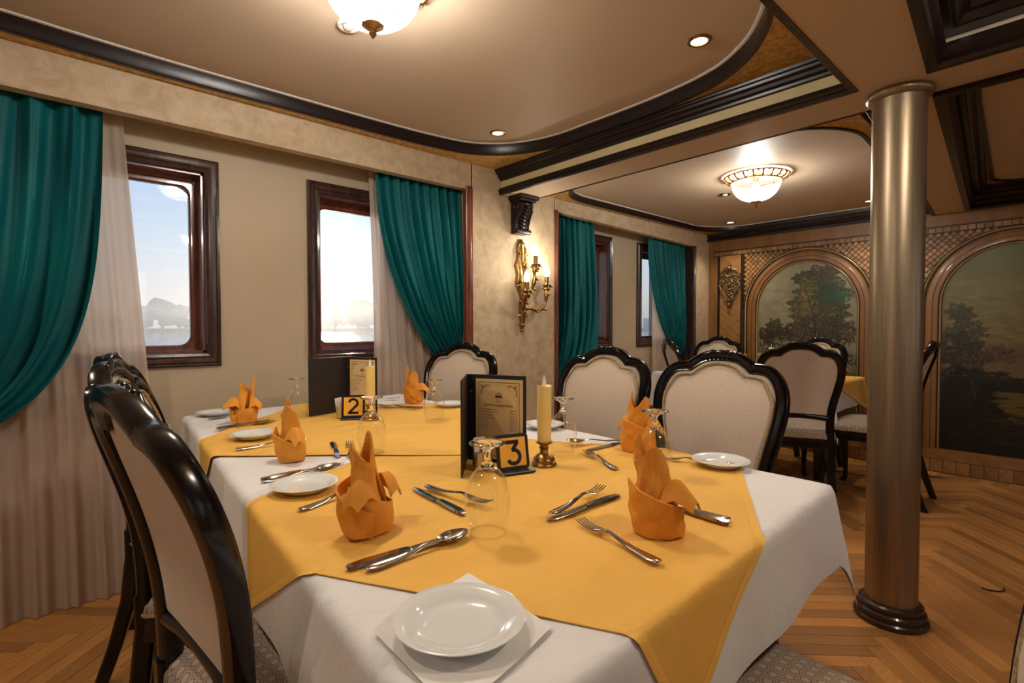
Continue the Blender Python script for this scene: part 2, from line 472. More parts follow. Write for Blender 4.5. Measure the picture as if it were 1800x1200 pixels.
# ================================================================ SETTING
YW, YR, XF = 2.655, 2.87, 5.21        # pier face, recessed window wall, far mural wall
ZB, ZS1, ZP1 = 2.038, 2.194, 2.255    # beam underside, gold soffit, oval panel
ZS2, ZP2 = 2.105, 2.15
XW, YS = -2.6, -2.9                   # unseen ends of the room

# ---- floor with herringbone planks
floor = struct(MB().box(XW, XF+0.05, YS, YR+0.1, -0.06, -0.0045).build('floor', M['gap'], ang=0))
PL, PW = 0.48, 0.06
def plank_mesh():
    g = 0.0008
    mb = MB(); c = 0.0012
    x0, x1, y0, y1 = g, PL-g, g, PW-g
    lo = [(x0,y0,-0.0045),(x1,y0,-0.0045),(x1,y1,-0.0045),(x0,y1,-0.0045)]
    mi = [(x0,y0,-c),(x1,y0,-c),(x1,y1,-c),(x0,y1,-c)]
    hi = [(x0+c,y0+c,0),(x1-c,y0+c,0),(x1-c,y1-c,0),(x0+c,y1-c,0)]
    mb.loft([lo, mi, hi]); return mb
pm = plank_mesh(); plank_me = pm.mesh('plank', M['plank'], 0)
cands = []
c45 = math.cos(R(-45)); s45 = math.sin(R(-45))
ox, oy = 0.0, 0.12
for i in range(-150, 151):
    for j in range(-18, 19):
        for v in (0, 1):
            a, b = i*PW + j*PL, i*PW - j*PL
            mx_, my_ = (a+PL/2, b+PW/2) if v == 0 else (a+PW/2, b+PW+PL/2)
            X, Y = c45*mx_ - s45*my_ + ox, s45*mx_ + c45*my_ + oy
            if not (XW+0.2 < X < XF-0.14 and YS+0.2 < Y < YR-0.10): continue
            px, py = (a, b) if v == 0 else (a+PW, b+PW)
            mt_ = Matrix.Translation((c45*px - s45*py + ox, s45*px + c45*py + oy, 0)) @ Matrix.Rotation(R(-45) + (PI/2 if v else 0), 4, 'Z')
            d = X*Fv.x + Y*Fv.y; sx = (X*Rv.x + Y*Rv.y)
            vis = d > 0.7 and abs(sx/d) < 1.02 and 1.14/d*909 < 660
            # under the set tables, so out of sight
            if 0.45 < X < 1.75 and 0.75 < Y < 2.75: vis = False
            if 0.2 < X < 1.0 and Y < 0.9: vis = False
            cands.append((not vis, d*d, mt_))
cands.sort(key=lambda q: (q[0], q[1]))
for k, (nv, d, mt_) in enumerate(cands[:300]):
    o = link('plank', plank_me, floor); o.matrix_local = mt_
rest = MB()
for nv, d, mt_ in cands[300:]: rest.add(pm.v, pm.f, mt_)
tag(rest.build('plank_field', M['plank'], floor, 0), kind='stuff')
# straight border strips along the mural wall and the window wall
def strip(x0, x1, y0, y1):
    mb = MB(); mb.box(x0, x1, y0, y1, -0.0045, 0.0003); return mb.mesh('border_plank', M['plank'], 0)
bo = MB(); yy = YS+0.2
k = 0
while yy < YR:
    if yy > -0.6:
        link('border_plank', strip(XF-0.14, XF, yy+0.001, min(yy+0.079, YR)), floor)
    yy += 0.08; k += 1
tag(MB().box(XW, XF-0.14, YR-0.10, YR, -0.0045, 0.0003).build('border_strip', M['plank'], floor, 0), kind='stuff')

# ---- recessed window wall with four openings
WIN = [(0.03, 0.651), (1.081, 1.702), (3.195, 3.815), (4.20, 4.82)]
WZ0, WZ1 = 0.957, 1.952
FR = 0.066
zo0, zo1 = WZ0+FR, WZ1-FR
mb = MB(); xs = XW
cuts = [(-2.3, -1.7), (-1.2, -0.6)] + WIN     # two more windows of the row lie outside the picture
for x0, x1 in cuts:
    mb.box(xs, x0+FR, YR, YR+0.22, 0, 2.30); xs = x1-FR
    mb.box(x0+FR, x1-FR, YR, YR+0.22, 0, zo0); mb.box(x0+FR, x1-FR, YR, YR+0.22, zo1, 2.30)
mb.box(xs, XF+0.2, YR, YR+0.22, 0, 2.30)
struct(mb.build('wall_window_side', M['wall'], ang=0))
# pier and pelmet wall standing proud of the recess
mb = MB()
mb.box(2.052, 2.835, YW, YR, 0, 2.40)
mb.box(4.911, XF, YW, YR, 0, 2.40)
struct(mb.build('wall_pier', M['wallpaper'], ang=0))
mb = MB()
mb.box(XW, 2.06, YW, YW+0.055, 2.026, 2.40)
mb.loft([[(2.83,YW,2.008),(2.83,YW+0.055,2.008),(2.83,YW+0.055,2.40),(2.83,YW,2.40)],[(4.915,YW,1.962),(4.915,YW+0.055,1.962),(4.915,YW+0.055,2.40),(4.915,YW,2.40)]])
struct(mb.build('wall_pelmet', M['wallpaper'], ang=0))
# recess ceilings behind the pelmets
mb = MB(); mb.box(XW, 2.06, YW+0.055, YR, 2.14, 2.20); mb.box(2.83, 4.915, YW+0.055, YR, 2.10, 2.20)
struct(mb.build('ceiling_recess', M['wall'], ang=0))
# wooden edges of the two curtain recesses, the third coloured dark as shade
for k, (xa, xb, zt) in enumerate(((2.006, 2.060, 2.045), (2.830, 2.868, 2.018), (4.868, 4.918, 1.966))):
    mb = MB()
    mb.bbox(xa, xb, YW-0.012, YW+0.03, 0, zt, 0.005)
    mb.tube([((xa+xb)/2, YW-0.012, 0.02), ((xa+xb)/2, YW-0.012, zt-0.02)], 0.011, 8)
    if k == 2: mb.box(4.893, 4.912, YW+0.03, YR, 0, zt)  # dark lining board stands in for the shadow on the recess side
    struct(mb.build('trim_%d' % (k+1), M['darkframe' if k == 2 else 'mahogany']))

# ---- windows
def rrect(x0, x1, z0, z1, r, n=5):
    pts = []
    for cx, cz, a0 in ((x1-r, z0+r, -90), (x1-r, z1-r, 0), (x0+r, z1-r, 90), (x0+r, z0+r, 180)):
        for i in range(n+1):
            a = R(a0 + 90*i/n); pts.append((cx+r*math.cos(a), cz+r*math.sin(a)))
    return pts
for k, (x0, x1) in enumerate(cuts):
    n = k+1
    # outer moulding, sits on the wall
    mb = MB()
    prof = [(0, 0), (0, 0.020), (0.008, 0.026), (0.014, 0.020), (0.022, 0.032), (0.034, 0.034), (0.040, 0.028), (0.050, 0.036), (0.062, 0.030), (0.066, 0.018), (0.066, 0)]
    path = [(x0, YR, WZ0), (x1, YR, WZ0), (x1, YR, WZ1), (x0, YR, WZ1)]
    mb.sweep([(a, b*0.68) for a, b in prof], path, (0, -1, 0), closed=True)
    fr = struct(mb.build('window_%d' % n, M['darkframe'], ang=25))
    # reveal lining
    mb = MB(); a0, a1, b0, b1 = x0+FR-0.002, x1-FR+0.002, zo0-0.002, zo1+0.002
    for q in ((a0, a0+0.012, b0, b1), (a1-0.012, a1, b0, b1), (a0, a1, b0, b0+0.012), (a0, a1, b1-0.012, b1)):
        mb.box(q[0], q[1], YR+0.001, YR+0.138, q[2], q[3])
    mb.build('reveal_lining', M['mahogany'], fr, 0)
    # sash with rounded glass opening
    mb = MB()
    ga0, ga1, gb0, gb1 = a0+0.043, a1-0.043, b0+0.037, b1-0.055
    inner = rrect(ga0, ga1, gb0, gb1, 0.05)
    outer = rrect(a0, a1, b0, b1, 0.003)
    rows = [[(p[0], YR+0.138, p[1]) for p in outer], [(p[0], YR+0.090, p[1]) for p in outer],
            [(lerp(p[0], q[0], 0.45), YR+0.090, lerp(p[1], q[1], 0.45)) for p, q in zip(outer, inner)],
            [(lerp(p[0], q[0], 0.5), YR+0.104, lerp(p[1], q[1], 0.5)) for p, q in zip(outer, inner)],
            [(lerp(p[0], q[0], 0.85), YR+0.104, lerp(p[1], q[1], 0.85)) for p, q in zip(outer, inner)],
            [(q[0], YR+0.114, q[1]) for q in inner], [(q[0], YR+0.138, q[1]) for q in inner]]
    mb.loft(rows + [rows[0]], True, False)
    sa = mb.build('sash', M['mahogany'], fr, 30)
    mb = MB(); mb.loft([[(q[0], YR+0.122, q[1]) for q in inner], [(q[0], YR+0.126, q[1]) for q in inner]])
    mb.build('pane', M['pane'], sa, 0)

# ---- ceiling slab, beams
struct(MB().box(XW, XF+0.2, YS, YR, 2.40, 2.50).build('ceiling', M['paint'], ang=0))
YB1 = 0.595
def yb0(x): return 0.338 + (x-1.778)*0.0815 if x < 2.6 else 0.405 + (x-2.6)*0.0815
mb = MB()
mb.box(2.318, 2.555, YS, YW, ZB, 2.40)                                   # cross beam
xsn = [XW, 1.0, 2.318, 2.555, XF]
mb.loft([[(x, yb0(x), ZB), (x, YB1, ZB), (x, YB1, 2.40), (x, yb0(x), 2.40)] for x in (XW, 2.32)])
mb.loft([[(x, yb0(x), ZB - (x-2.55)*0.006), (x, lerp(YB1, 0.80, (x-2.55)/(XF-2.55)), ZB - (x-2.55)*0.006), (x, lerp(YB1, 0.80, (x-2.55)/(XF-2.55)), 2.40), (x, yb0(x), 2.40)] for x in (2.55, XF)])
struct(mb.build('ceiling_beam', M['paint'], ang=0))
# painted yellow face of the cross beam towards the near bay
struct(MB().box(2.306, 2.319, YB1+0.004, YW, ZB+0.03, ZS1).build('trim_4', M['yellow_paint'], ang=0))

def oval_outline(pts, n=10): return [(p.x, p.y) for p in catmull([(a, b, 0) for a, b in pts], n, True)]
ovA = [(0.42,2.600),(0.87,2.592),(1.40,2.580),(1.72,2.555),(1.95,2.500),(2.13,2.340),(2.225,2.10),(2.238,1.80),(2.232,1.40),(2.19,1.12),(2.11,0.955),(1.98,0.815),(1.78,0.700),(1.45,0.655),(0.80,0.655),(0.0,0.66),(-0.45,0.72),(-0.68,0.90),(-0.80,1.2),(-0.82,1.60),(-0.80,2.0),(-0.68,2.35),(-0.40,2.54),(0.0,2.585)]
out1 = oval_outline(ovA, 5)[::-1]
def rr(x0, x1, y0, y1, r, n=10):
    return rrect(x0, x1, y0, y1, r, n)
out2 = [(x, y + (x-2.68)*0.045*max(0, 1-(y-0.74)/0.9)) for x, y in rr(2.68, 5.16, 0.735, 2.61, 0.42, 12)]

def soffit_with_hole(name, x0, x1, y0, y1, outline, z, mat, zt=None):
    bm = bmesh.new()
    hv = [bm.verts.new((p[0], p[1], z)) for p in outline]
    he = [bm.edges.new((hv[i], hv[(i+1) % len(hv)])) for i in range(len(hv))]
    ov = [bm.verts.new(p) for p in ((x0, y0, z), (x1, y0, z), (x1, y1, z), (x0, y1, z))]
    oe = [bm.edges.new((ov[i], ov[(i+1) % 4])) for i in range(4)]
    bmesh.ops.triangle_fill(bm, use_beauty=True, edges=he+oe, normal=(0, 0, -1))
    # drop anything filled inside the hole
    def inside(p):
        c = False; n = len(outline); j = n-1
        for i in range(n):
            if (outline[i][1] > p[1]) != (outline[j][1] > p[1]) and p[0] < (outline[j][0]-outline[i][0])*(p[1]-outline[i][1])/(outline[j][1]-outline[i][1])+outline[i][0]: c = not c
            j = i
        return c
    bmesh.ops.delete(bm, geom=[f for f in bm.faces if inside(f.calc_center_median())], context='FACES')
    r_ = bmesh.ops.extrude_face_region(bm, geom=list(bm.faces))
    for e in r_['geom']:
        if isinstance(e, bmesh.types.BMVert): e.co.z += 0.012
    bmesh.ops.recalc_face_normals(bm, faces=bm.faces)
    me = bpy.data.meshes.new(name); bm.to_mesh(me); bm.free(); me.materials.append(mat)
    return struct(link(name, me))
soffit_with_hole('ceiling_soffit_near', -1.6, 2.306, YB1, YW, out1, ZS1, M['gold'])
struct(MB().box(XW, -1.6, YB1, YW, ZS1, ZS1+0.01).build('ceiling_soffit_end', M['paint'], ang=0))
soffit_with_hole('ceiling_soffit_far', 2.555, XF, 0.70, YW, out2, ZS2, M['gold'])
def panel(name, outline, zs, zp, tn):
    ce = (sum(p[0] for p in outline)/len(outline), sum(p[1] for p in outline)/len(outline))
    mb = MB(); big = [(p[0]+(0.02 if p[0] > ce[0] else -0.02), p[1]+(0.02 if p[1] > ce[1] else -0.02)) for p in outline]
    mb.loft([[(p[0], p[1], zp+0.0) for p in big], [(p[0], p[1], zp+0.03) for p in big]])
    struct(mb.build(name, M['paint'], ang=0))
    mb = MB()
    path = [(p[0], p[1], zs) for p in outline]
    mb.sweep([(-0.004, -0.006), (-0.004, zp-zs), (0.020, zp-zs), (0.020, 0.003), (0.014, -0.006)], path, (0, 0, 1), closed=True)
    struct(mb.build('trim_%d' % tn, M['dark'], ang=40))
    mb = MB()
    path = [(p[0], p[1], zp) for p in outline]
    mb.sweep([(0.030, -0.005), (0.030, 0.001), (0.019, 0.001), (0.019, -0.007)], path, (0, 0, 1), closed=True)
    struct(mb.build('trim_%d' % (tn+1), M['whitetrim'], ang=40))
panel('ceiling_panel_near', out1, ZS1, ZP1, 5)
panel('ceiling_panel_far', out2, ZS2, ZP2, 7)

# moulded lacquer runs: (side, down) profile
def run(tn, path, prof, side=(0,0,1), closed=False):
    mb = MB(); mb.sweep(prof, path, side, closed=closed)
    return struct(mb.build('trim_%d' % tn, M['dark'], ang=25))
up = [(0, 0), (0.058, 0), (0.055, -0.012), (0.046, -0.016), (0.044, -0.026), (0.030, -0.034), (0.026, -0.046), (0.014, -0.054), (0.012, -0.064), (0, -0.068)]
low = [(-0.006, -0.004), (0.016, -0.004), (0.022, 0.004), (0.018, 0.012), (0.024, 0.020), (0.022, 0.030), (0.012, 0.036), (0.010, 0.042), (-0.006, 0.042)]
# near bay: cross beam and long beam
run(9, [(2.306, YW, ZS1), (2.306, YB1, ZS1), (XW, YB1, ZS1)], [(-a, b) for a, b in up])
run(10, [(2.306, YW, ZB), (2.306, YB1+0.0, ZB), (XW, YB1, ZB)], [(-a, b) for a, b in low])
MBx = MB().box(XW, 2.306, YB1, YB1+0.012, ZB+0.03, ZS1-0.06)
struct(MBx.build('trim_11', M['dark'], ang=0))
# far bay: low moulding along the beam and long beam
run(12, [(2.556, YW, ZB+0.004), (2.556, YB1+0.012, ZB+0.004)], low)
run(13, [(2.556, YB1+0.010, ZB-0.002), (XF, 0.80, ZB-0.018)], [(a, b) for a, b in low])
MBx = MB(); MBx.loft([[(x, y, z) for z in (ZB+0.02, ZS2)] + [(x, y+0.02, z) for z in (ZS2, ZB+0.02)] for x, y in ((2.556, YB1+0.002), (XF, 0.80))])
struct(MBx.build('trim_14', M['dark'], ang=0))
# right hand bays, dark stepped coffers
def coffer(tn, x0, x1, ya0, ya1, zz):
    path = [(x0, -1.2, zz), (x0, ya0, zz), (x1, ya1, zz), (x1, -1.2, zz)]
    big = [(-0.004, -0.012), (0.030, -0.014), (0.036, -0.002), (0.028, 0.016), (0.040, 0.026), (0.052, 0.040), (0.050, 0.055), (-0.004, 0.055)]
    run(tn, path, [(-a, b) for a, b in big])
    path2 = [(x0+0.075, -1.2, zz+0.09), (x0+0.075, ya0-0.075, zz+0.09), (x1-0.075, ya1-0.075, zz+0.09), (x1-0.075, -1.2, zz+0.09)]
    run(tn+1, path2, [(0.075, 0.0), (0.075, 0.05), (-0.05, 0.05), (-0.046, 0.02), (-0.030, 0.016), (-0.012, -0.004), (0.0, -0.006), (0.004, 0.0)])
    struct(MB().box(x0, x1, -1.25, max(ya0, ya1), zz+0.135, zz+0.15).build('ceiling_coffer_%d' % tn, M['gold'], ang=0))
coffer(15, 0.2, 2.318, yb0(0.2), yb0(2.318), ZB+0.004)
coffer(17, 2.545, XF-0.02, yb0(2.545), yb0(XF-0.02), ZB-0.006)
outR = [(x, y + (x-2.75)*0.06*max(0, (y+0.3)/0.6)) for x, y in rr(2.76, 4.96, -1.1, 0.30, 0.20, 8)]
mb = MB(); mb.loft([[(p[0], p[1], 2.150) for p in outR], [(p[0], p[1], 2.165) for p in outR]])
struct(mb.build('ceiling_panel_right', M['paint'], ang=0))
mb = MB(); mb.sweep([(0.0, -0.006), (0.0, 0.025), (-0.022, 0.025), (-0.022, -0.004)], [(p[0], p[1], 2.142) for p in outR], (0, 0, 1), closed=True)
struct(mb.build('trim_19', M['dark'], ang=40))
# unseen rest of the ceiling over the camera's side and the unseen walls
struct(MB().box(XW, XF, YS, -1.2, ZB, ZB+0.02).build('ceiling_aft', M['paint'], ang=0))
struct(MB().box(XW-0.1, XW, YS, YR, 0, 2.4).build('wall_left_end', M['wallpaper'], ang=0))
mb = MB(); xs = XW
for x0, x1 in ((-1.6, -0.7), (0.2, 1.1), (1.9, 2.8), (3.6, 4.5)):
    mb.box(xs, x0, YS-0.15, YS, 0, 2.4); xs = x1
    mb.box(x0, x1, YS-0.15, YS, 0, 0.95); mb.box(x0, x1, YS-0.15, YS, 1.95, 2.4)
mb.box(xs, XF, YS-0.15, YS, 0, 2.4)
struct(mb.build('wall_right', M['wallpaper'], ang=0))

# ---- far mural wall
wall = struct(MB().box(XF, XF+0.12, YS, YR, 0, 2.40).build('wall_far', M['wood'], ang=0))
def fm(name, mb, mat, ang=30): return mb.build(name, mat, wall, ang)
mb = MB()
mb.sweep([(-a, b) for a, b in [(0, 0), (0.0, 0.055), (0.014, 0.058), (0.022, 0.046), (0.040, 0.044), (0.060, 0.060), (0.085, 0.066), (0.100, 0.058), (0.12, 0.060), (0.125, 0.0)]],
         [(XF, 0.80, 2.032), (XF, YW, 2.036)], (-1, 0, 0))
struct(mb.build('trim_20', M['dark'], ang=25))
mb = MB(); mb.box(XF-0.014, XF, YS, YW, 0.105, 0.188); fm('base_rail', mb, M['wood2'], 0)
mb = MB(); mb.box(XF-0.006, XF, YS, YW, 0, 0.105); fm('base_board', mb, M['wood'], 0)
yy = -0.4
sq = MB().bbox(-0.008, 0, 0.001, 0.077, 0.008, 0.100, 0.0015).mesh('base_block', M['tile'], 0)
while yy < YW-0.08:
    o = link('base_block', sq, wall); o.location = (XF-0.005, yy, 0); yy += 0.08
# frieze band of square tiles
for z in (1.928, 1.921, 1.878):
    mb = MB(); mb.box(XF-0.004, XF, YS, 2.60, z-0.0022, z+0.0022); fm('inlay_line', mb, M['line'], 0)
tl = MB().bbox(-0.006, 0, 0.003, 0.045, 1.8825, 1.9165, 0.001).mesh('tile', M['tile'], 0)
yy = -0.35
while yy < 2.555:
    o = link('tile', tl, wall); o.location = (XF-0.0005, yy, 0); yy += 0.0475
# arches
ARCH = [(1.728, 0.0), (0.327, 0.0), (-1.074, 0.0)]
ZSP = 1.325           # springing of the arch
RP = 0.415            # half width of the painting
def archpath(cy, r, z0=0.19, n=28):
    p = [(XF, cy+r, z0)]
    p += [(XF, cy+r*math.cos(PI*i/n), ZSP + r*math.sin(PI*i/n)) for i in range(n+1)]
    return p + [(XF, cy-r, z0)]
mids = [(ARCH[i][0]+ARCH[i+1][0])/2 for i in range(2)]
dm = MB().add([(-0.006, 0.0, -0.0195), (-0.006, 0.0195, 0.0), (-0.006, 0.0, 0.0195), (-0.006, -0.0195, 0.0), (0, 0.0, -0.021), (0, 0.021, 0.0), (0, 0.0, 0.021), (0, -0.021, 0.0)],
              [(0, 1, 2, 3), (0, 4, 5, 1), (1, 5, 6, 2), (2, 6, 7, 3), (3, 7, 4, 0)]).mesh('diamond_tile', M['tile'], 0)
for ai, (cy, _) in enumerate(ARCH):
    if ai == 2: continue
    mb = MB()
    for r_, wdt, pr in ((RP+0.006, 0.010, 0.016), (RP+0.118, 0.012, 0.016)):
        mb.sweep([(0, 0), (0, pr), (wdt*0.5, pr+0.004), (wdt, pr), (wdt, 0)], archpath(cy, r_), (-1, 0, 0))
    fm('arch_bead', mb, M['bead'])
    mb = MB()
    mb.sweep([(0, 0), (0, 0.010), (0.010, 0.018), (0.050, 0.020), (0.085, 0.014), (0.098, 0.006), (0.098, 0)], archpath(cy, RP+0.018), (-1, 0, 0))
    fm('arch_moulding', mb, M['wood'])
    mb = MB()
    for r_ in (RP+0.020, RP+0.058, RP+0.108, RP+0.132):
        mb.sweep([(0, 0), (0, 0.0215), (0.0035, 0.0215), (0.0035, 0)], archpath(cy, r_), (-1, 0, 0))
    fm('arch_line', mb, M['line'])
    # diamond lattice in the spandrels
    bk = MB()
    yl, yr = (cy+0.575, cy-0.66) if ai == 0 else (cy+0.66, cy-0.66)
    for i in range(-40, 41):
        for j in range(-40, 41):
            y = cy + (i+j)*0.0235; z = 1.60 + (i-j)*0.0235
            if not (yr+0.02 < y < yl-0.02 and z < 1.866 and z > 1.36): continue
            if math.hypot(y-cy, max(z-ZSP, 0)) < RP+0.128: continue
            if y < -0.05: continue
            o = link('diamond_tile', dm, wall); o.location = (XF-0.001, y, z)
    sp = [(cy + (RP+0.135)*math.cos(PI*i/28), ZSP+(RP+0.135)*math.sin(PI*i/28)) for i in range(29)]
    for half in (sp[:15], sp[14:]):
        ye = yl if half[0][0] > cy+0.01 else yr
        pts = half + ([(cy, 1.876), (ye, 1.876), (ye, half[0][1])] if half[0][0] > cy+0.01 else [(ye, half[-1][1]), (ye, 1.876), (cy, 1.876)])
        bk.loft([[(XF-0.0015, p[0], p[1]) for p in pts], [(XF, p[0], p[1]) for p in pts]])
    fm('spandrel_ground', bk, M['line'], 0)
# narrow carved pilaster panel beside the window wall
mb = MB(); mb.box(XF-0.008, XF, 2.318, 2.535, 0.20, 1.872); fm('pilaster_panel', mb, M['wood2'], 0)
for y in (2.556, 2.546, 2.536, 2.316, 2.306, 2.292):
    mb = MB(); mb.box(XF-0.012, XF, y-0.0022, y+0.0022, 0.20, 1.872); fm('inlay_line', mb, M['line'], 0)
mb = MB(); mb.box(XF-0.012, XF, 2.60, YW, 0.19, 2.03); fm('corner_stile', mb, M['wood'], 0)
for i in range(16):
    z = 0.25 + i*0.07
    mb = MB(); a = [(2.325, z), (2.528, z+0.16), (2.528, z+0.166), (2.325, z+0.006)]
    mb.loft([[(XF-0.0085, p[0], p[1]) for p in a], [(XF-0.006, p[0], p[1]) for p in a]]); fm('herringbone_line', mb, M['bead'], 0)

# ---- the two paintings (flat pictures in the arches)
def value_noise(h, w_, cells, rng):
    g = rng.random((cells+2, cells+2))
    ys = np.linspace(0, cells, h, endpoint=False); xs_ = np.linspace(0, cells, w_, endpoint=False)
    yi = ys.astype(int); xi = xs_.astype(int); fy = ys-yi; fx = xs_-xi
    fy = fy*fy*(3-2*fy); fx = fx*fx*(3-2*fx)
    a = g[np.ix_(yi, xi)]; b = g[np.ix_(yi, xi+1)]; c = g[np.ix_(yi+1, xi)]; d = g[np.ix_(yi+1, xi+1)]
    return (a*(1-fx)+b*fx)*(1-fy)[:, None] + (c*(1-fx)+d*fx)*fy[:, None]
def fbm(h, w_, c0, rng):
    o = np.zeros((h, w_)); a = 0.5
    for k in range(5): o += a*value_noise(h, w_, c0*2**k, rng); a *= 0.5
    return o
def srgb(c): return tuple((v/255)**2.2 for v in c)
def stroke(img, x, y, r, col, al, asp=0.6):
    h, w_, _ = img.shape
    x0, x1 = int(max(0, x-r-1)), int(min(w_, x+r+2)); y0, y1 = int(max(0, y-r-1)), int(min(h, y+r+2))
    if x0 >= x1 or y0 >= y1: return
    yy_, xx_ = np.mgrid[y0:y1, x0:x1]
    m_ = (((xx_-x)/r)**2 + ((yy_-y)/(r*asp))**2) < 1
    img[y0:y1, x0:x1][m_] = img[y0:y1, x0:x1][m_]*(1-al) + np.array(col)*al
def blob_tree(img, rng, cx, cy, rx, ry, n, cols, r=(1.2, 3.2), al=0.75):
    for _ in range(n):
        a = rng.random()*2*PI; q = math.sqrt(rng.random())
        q *= 0.72+0.28*math.sin(a*5+cx)*math.cos(a*3)
        x = cx+rx*q*math.cos(a); y = cy+ry*q*math.sin(a)
        c = cols[rng.integers(len(cols))]; k = 0.7+0.6*rng.random()
        stroke(img, x, y, r[0]+(r[1]-r[0])*rng.random(), [min(v*k, 1) for v in srgb(c)], al)
def trunk(img, pts, w0, w1, col):
    P = catmull([(a, b, 0) for a, b in pts], 30)
    for i, p in enumerate(P): stroke(img, p.x, p.y, lerp(w0, w1, i/len(P)), srgb(col), 0.9, 1.0)
def painting_a():
    # rows run bottom to top
    rng = np.random.default_rng(3); h, w_ = 300, 170
    img = np.zeros((h, w_, 3)); n = fbm(h, w_, 4, rng)
    sky = np.array(srgb((150, 143, 116))); sk2 = np.array(srgb((112, 106, 82)))
    img[:] = sky*n[..., None]*1.25 + sk2*(1-n[..., None])*0.75
    V = lambda z: (z-0.20)/(1.74-0.20)*h
    dk = [(30, 30, 18), (44, 40, 24), (58, 46, 28), (24, 26, 18)]
    sm = (0.8, 2.0)
    for _ in range(26):
        stroke(img, 70*rng.random(), V(1.2+0.5*rng.random()), 5+9*rng.random(), srgb((164, 152, 122)), 0.25, 0.5)
    # the big tree: a loose dark crown built from overlapping clumps
    for cx, z, rx, ry, n_ in ((112, 1.60, 48, 22, 900), (82, 1.60, 24, 14, 300), (100, 1.50, 46, 30, 900), (120, 1.42, 48, 34, 1100), (92, 1.38, 36, 26, 600), (70, 1.37, 22, 8, 160), (130, 1.28, 44, 30, 900), (88, 1.26, 36, 24, 600), (72, 1.30, 18, 10, 160)):
        blob_tree(img, rng, cx, V(z), rx, ry, int(n_*2.2), [(66, 62, 36), (50, 50, 30), (80, 72, 42), (40, 42, 28), (58, 60, 34)], sm, 0.8)
    blob_tree(img, rng, 92, V(1.44), 30, 34, 420, [(128, 108, 50), (108, 94, 46), (92, 82, 42), (138, 116, 56)], sm, 0.55)
    blob_tree(img, rng, 84, V(1.30), 26, 20, 260, [(120, 104, 56), (98, 86, 48)], sm, 0.5)
    blob_tree(img, rng, 124, V(1.43), 40, 22, 1300, [(22, 58, 40), (26, 66, 42), (18, 46, 34), (36, 76, 46)], sm, 0.6)
    blob_tree(img, rng, 146, V(1.40), 20, 16, 300, [(30, 82, 48), (44, 92, 54), (24, 62, 40)], sm, 0.55)
    for cx, z, rx, ry, n_ in ((100, 1.12, 74, 26, 1300), (140, 1.10, 40, 30, 700), (30, 1.14, 24, 18, 340), (16, 1.06, 22, 18, 320), (48, 1.08, 26, 16, 320)):
        blob_tree(img, rng, cx, V(z), rx, ry, int(n_*2.0), [(60, 54, 34), (46, 42, 28), (78, 68, 42), (36, 36, 26), (70, 56, 40)], sm, 0.8)
    blob_tree(img, rng, 85, V(0.90), 120, 50, 2600, dk + [(66, 54, 40)], sm, 0.85)
    trunk(img, [(104, V(0.98)), (102, V(1.15)), (96, V(1.32)), (90, V(1.40))], 1.6, 0.8, (26, 22, 14))
    trunk(img, [(128, V(0.95)), (134, V(1.15)), (140, V(1.25))], 1.0, 0.5, (22, 20, 14))
    trunk(img, [(97, V(1.3)), (110, V(1.42)), (118, V(1.5))], 0.8, 0.4, (30, 26, 16))
    img[:int(V(0.85))] *= np.linspace(0.35, 1, int(V(0.85)))[:, None, None]
    return img*0.9
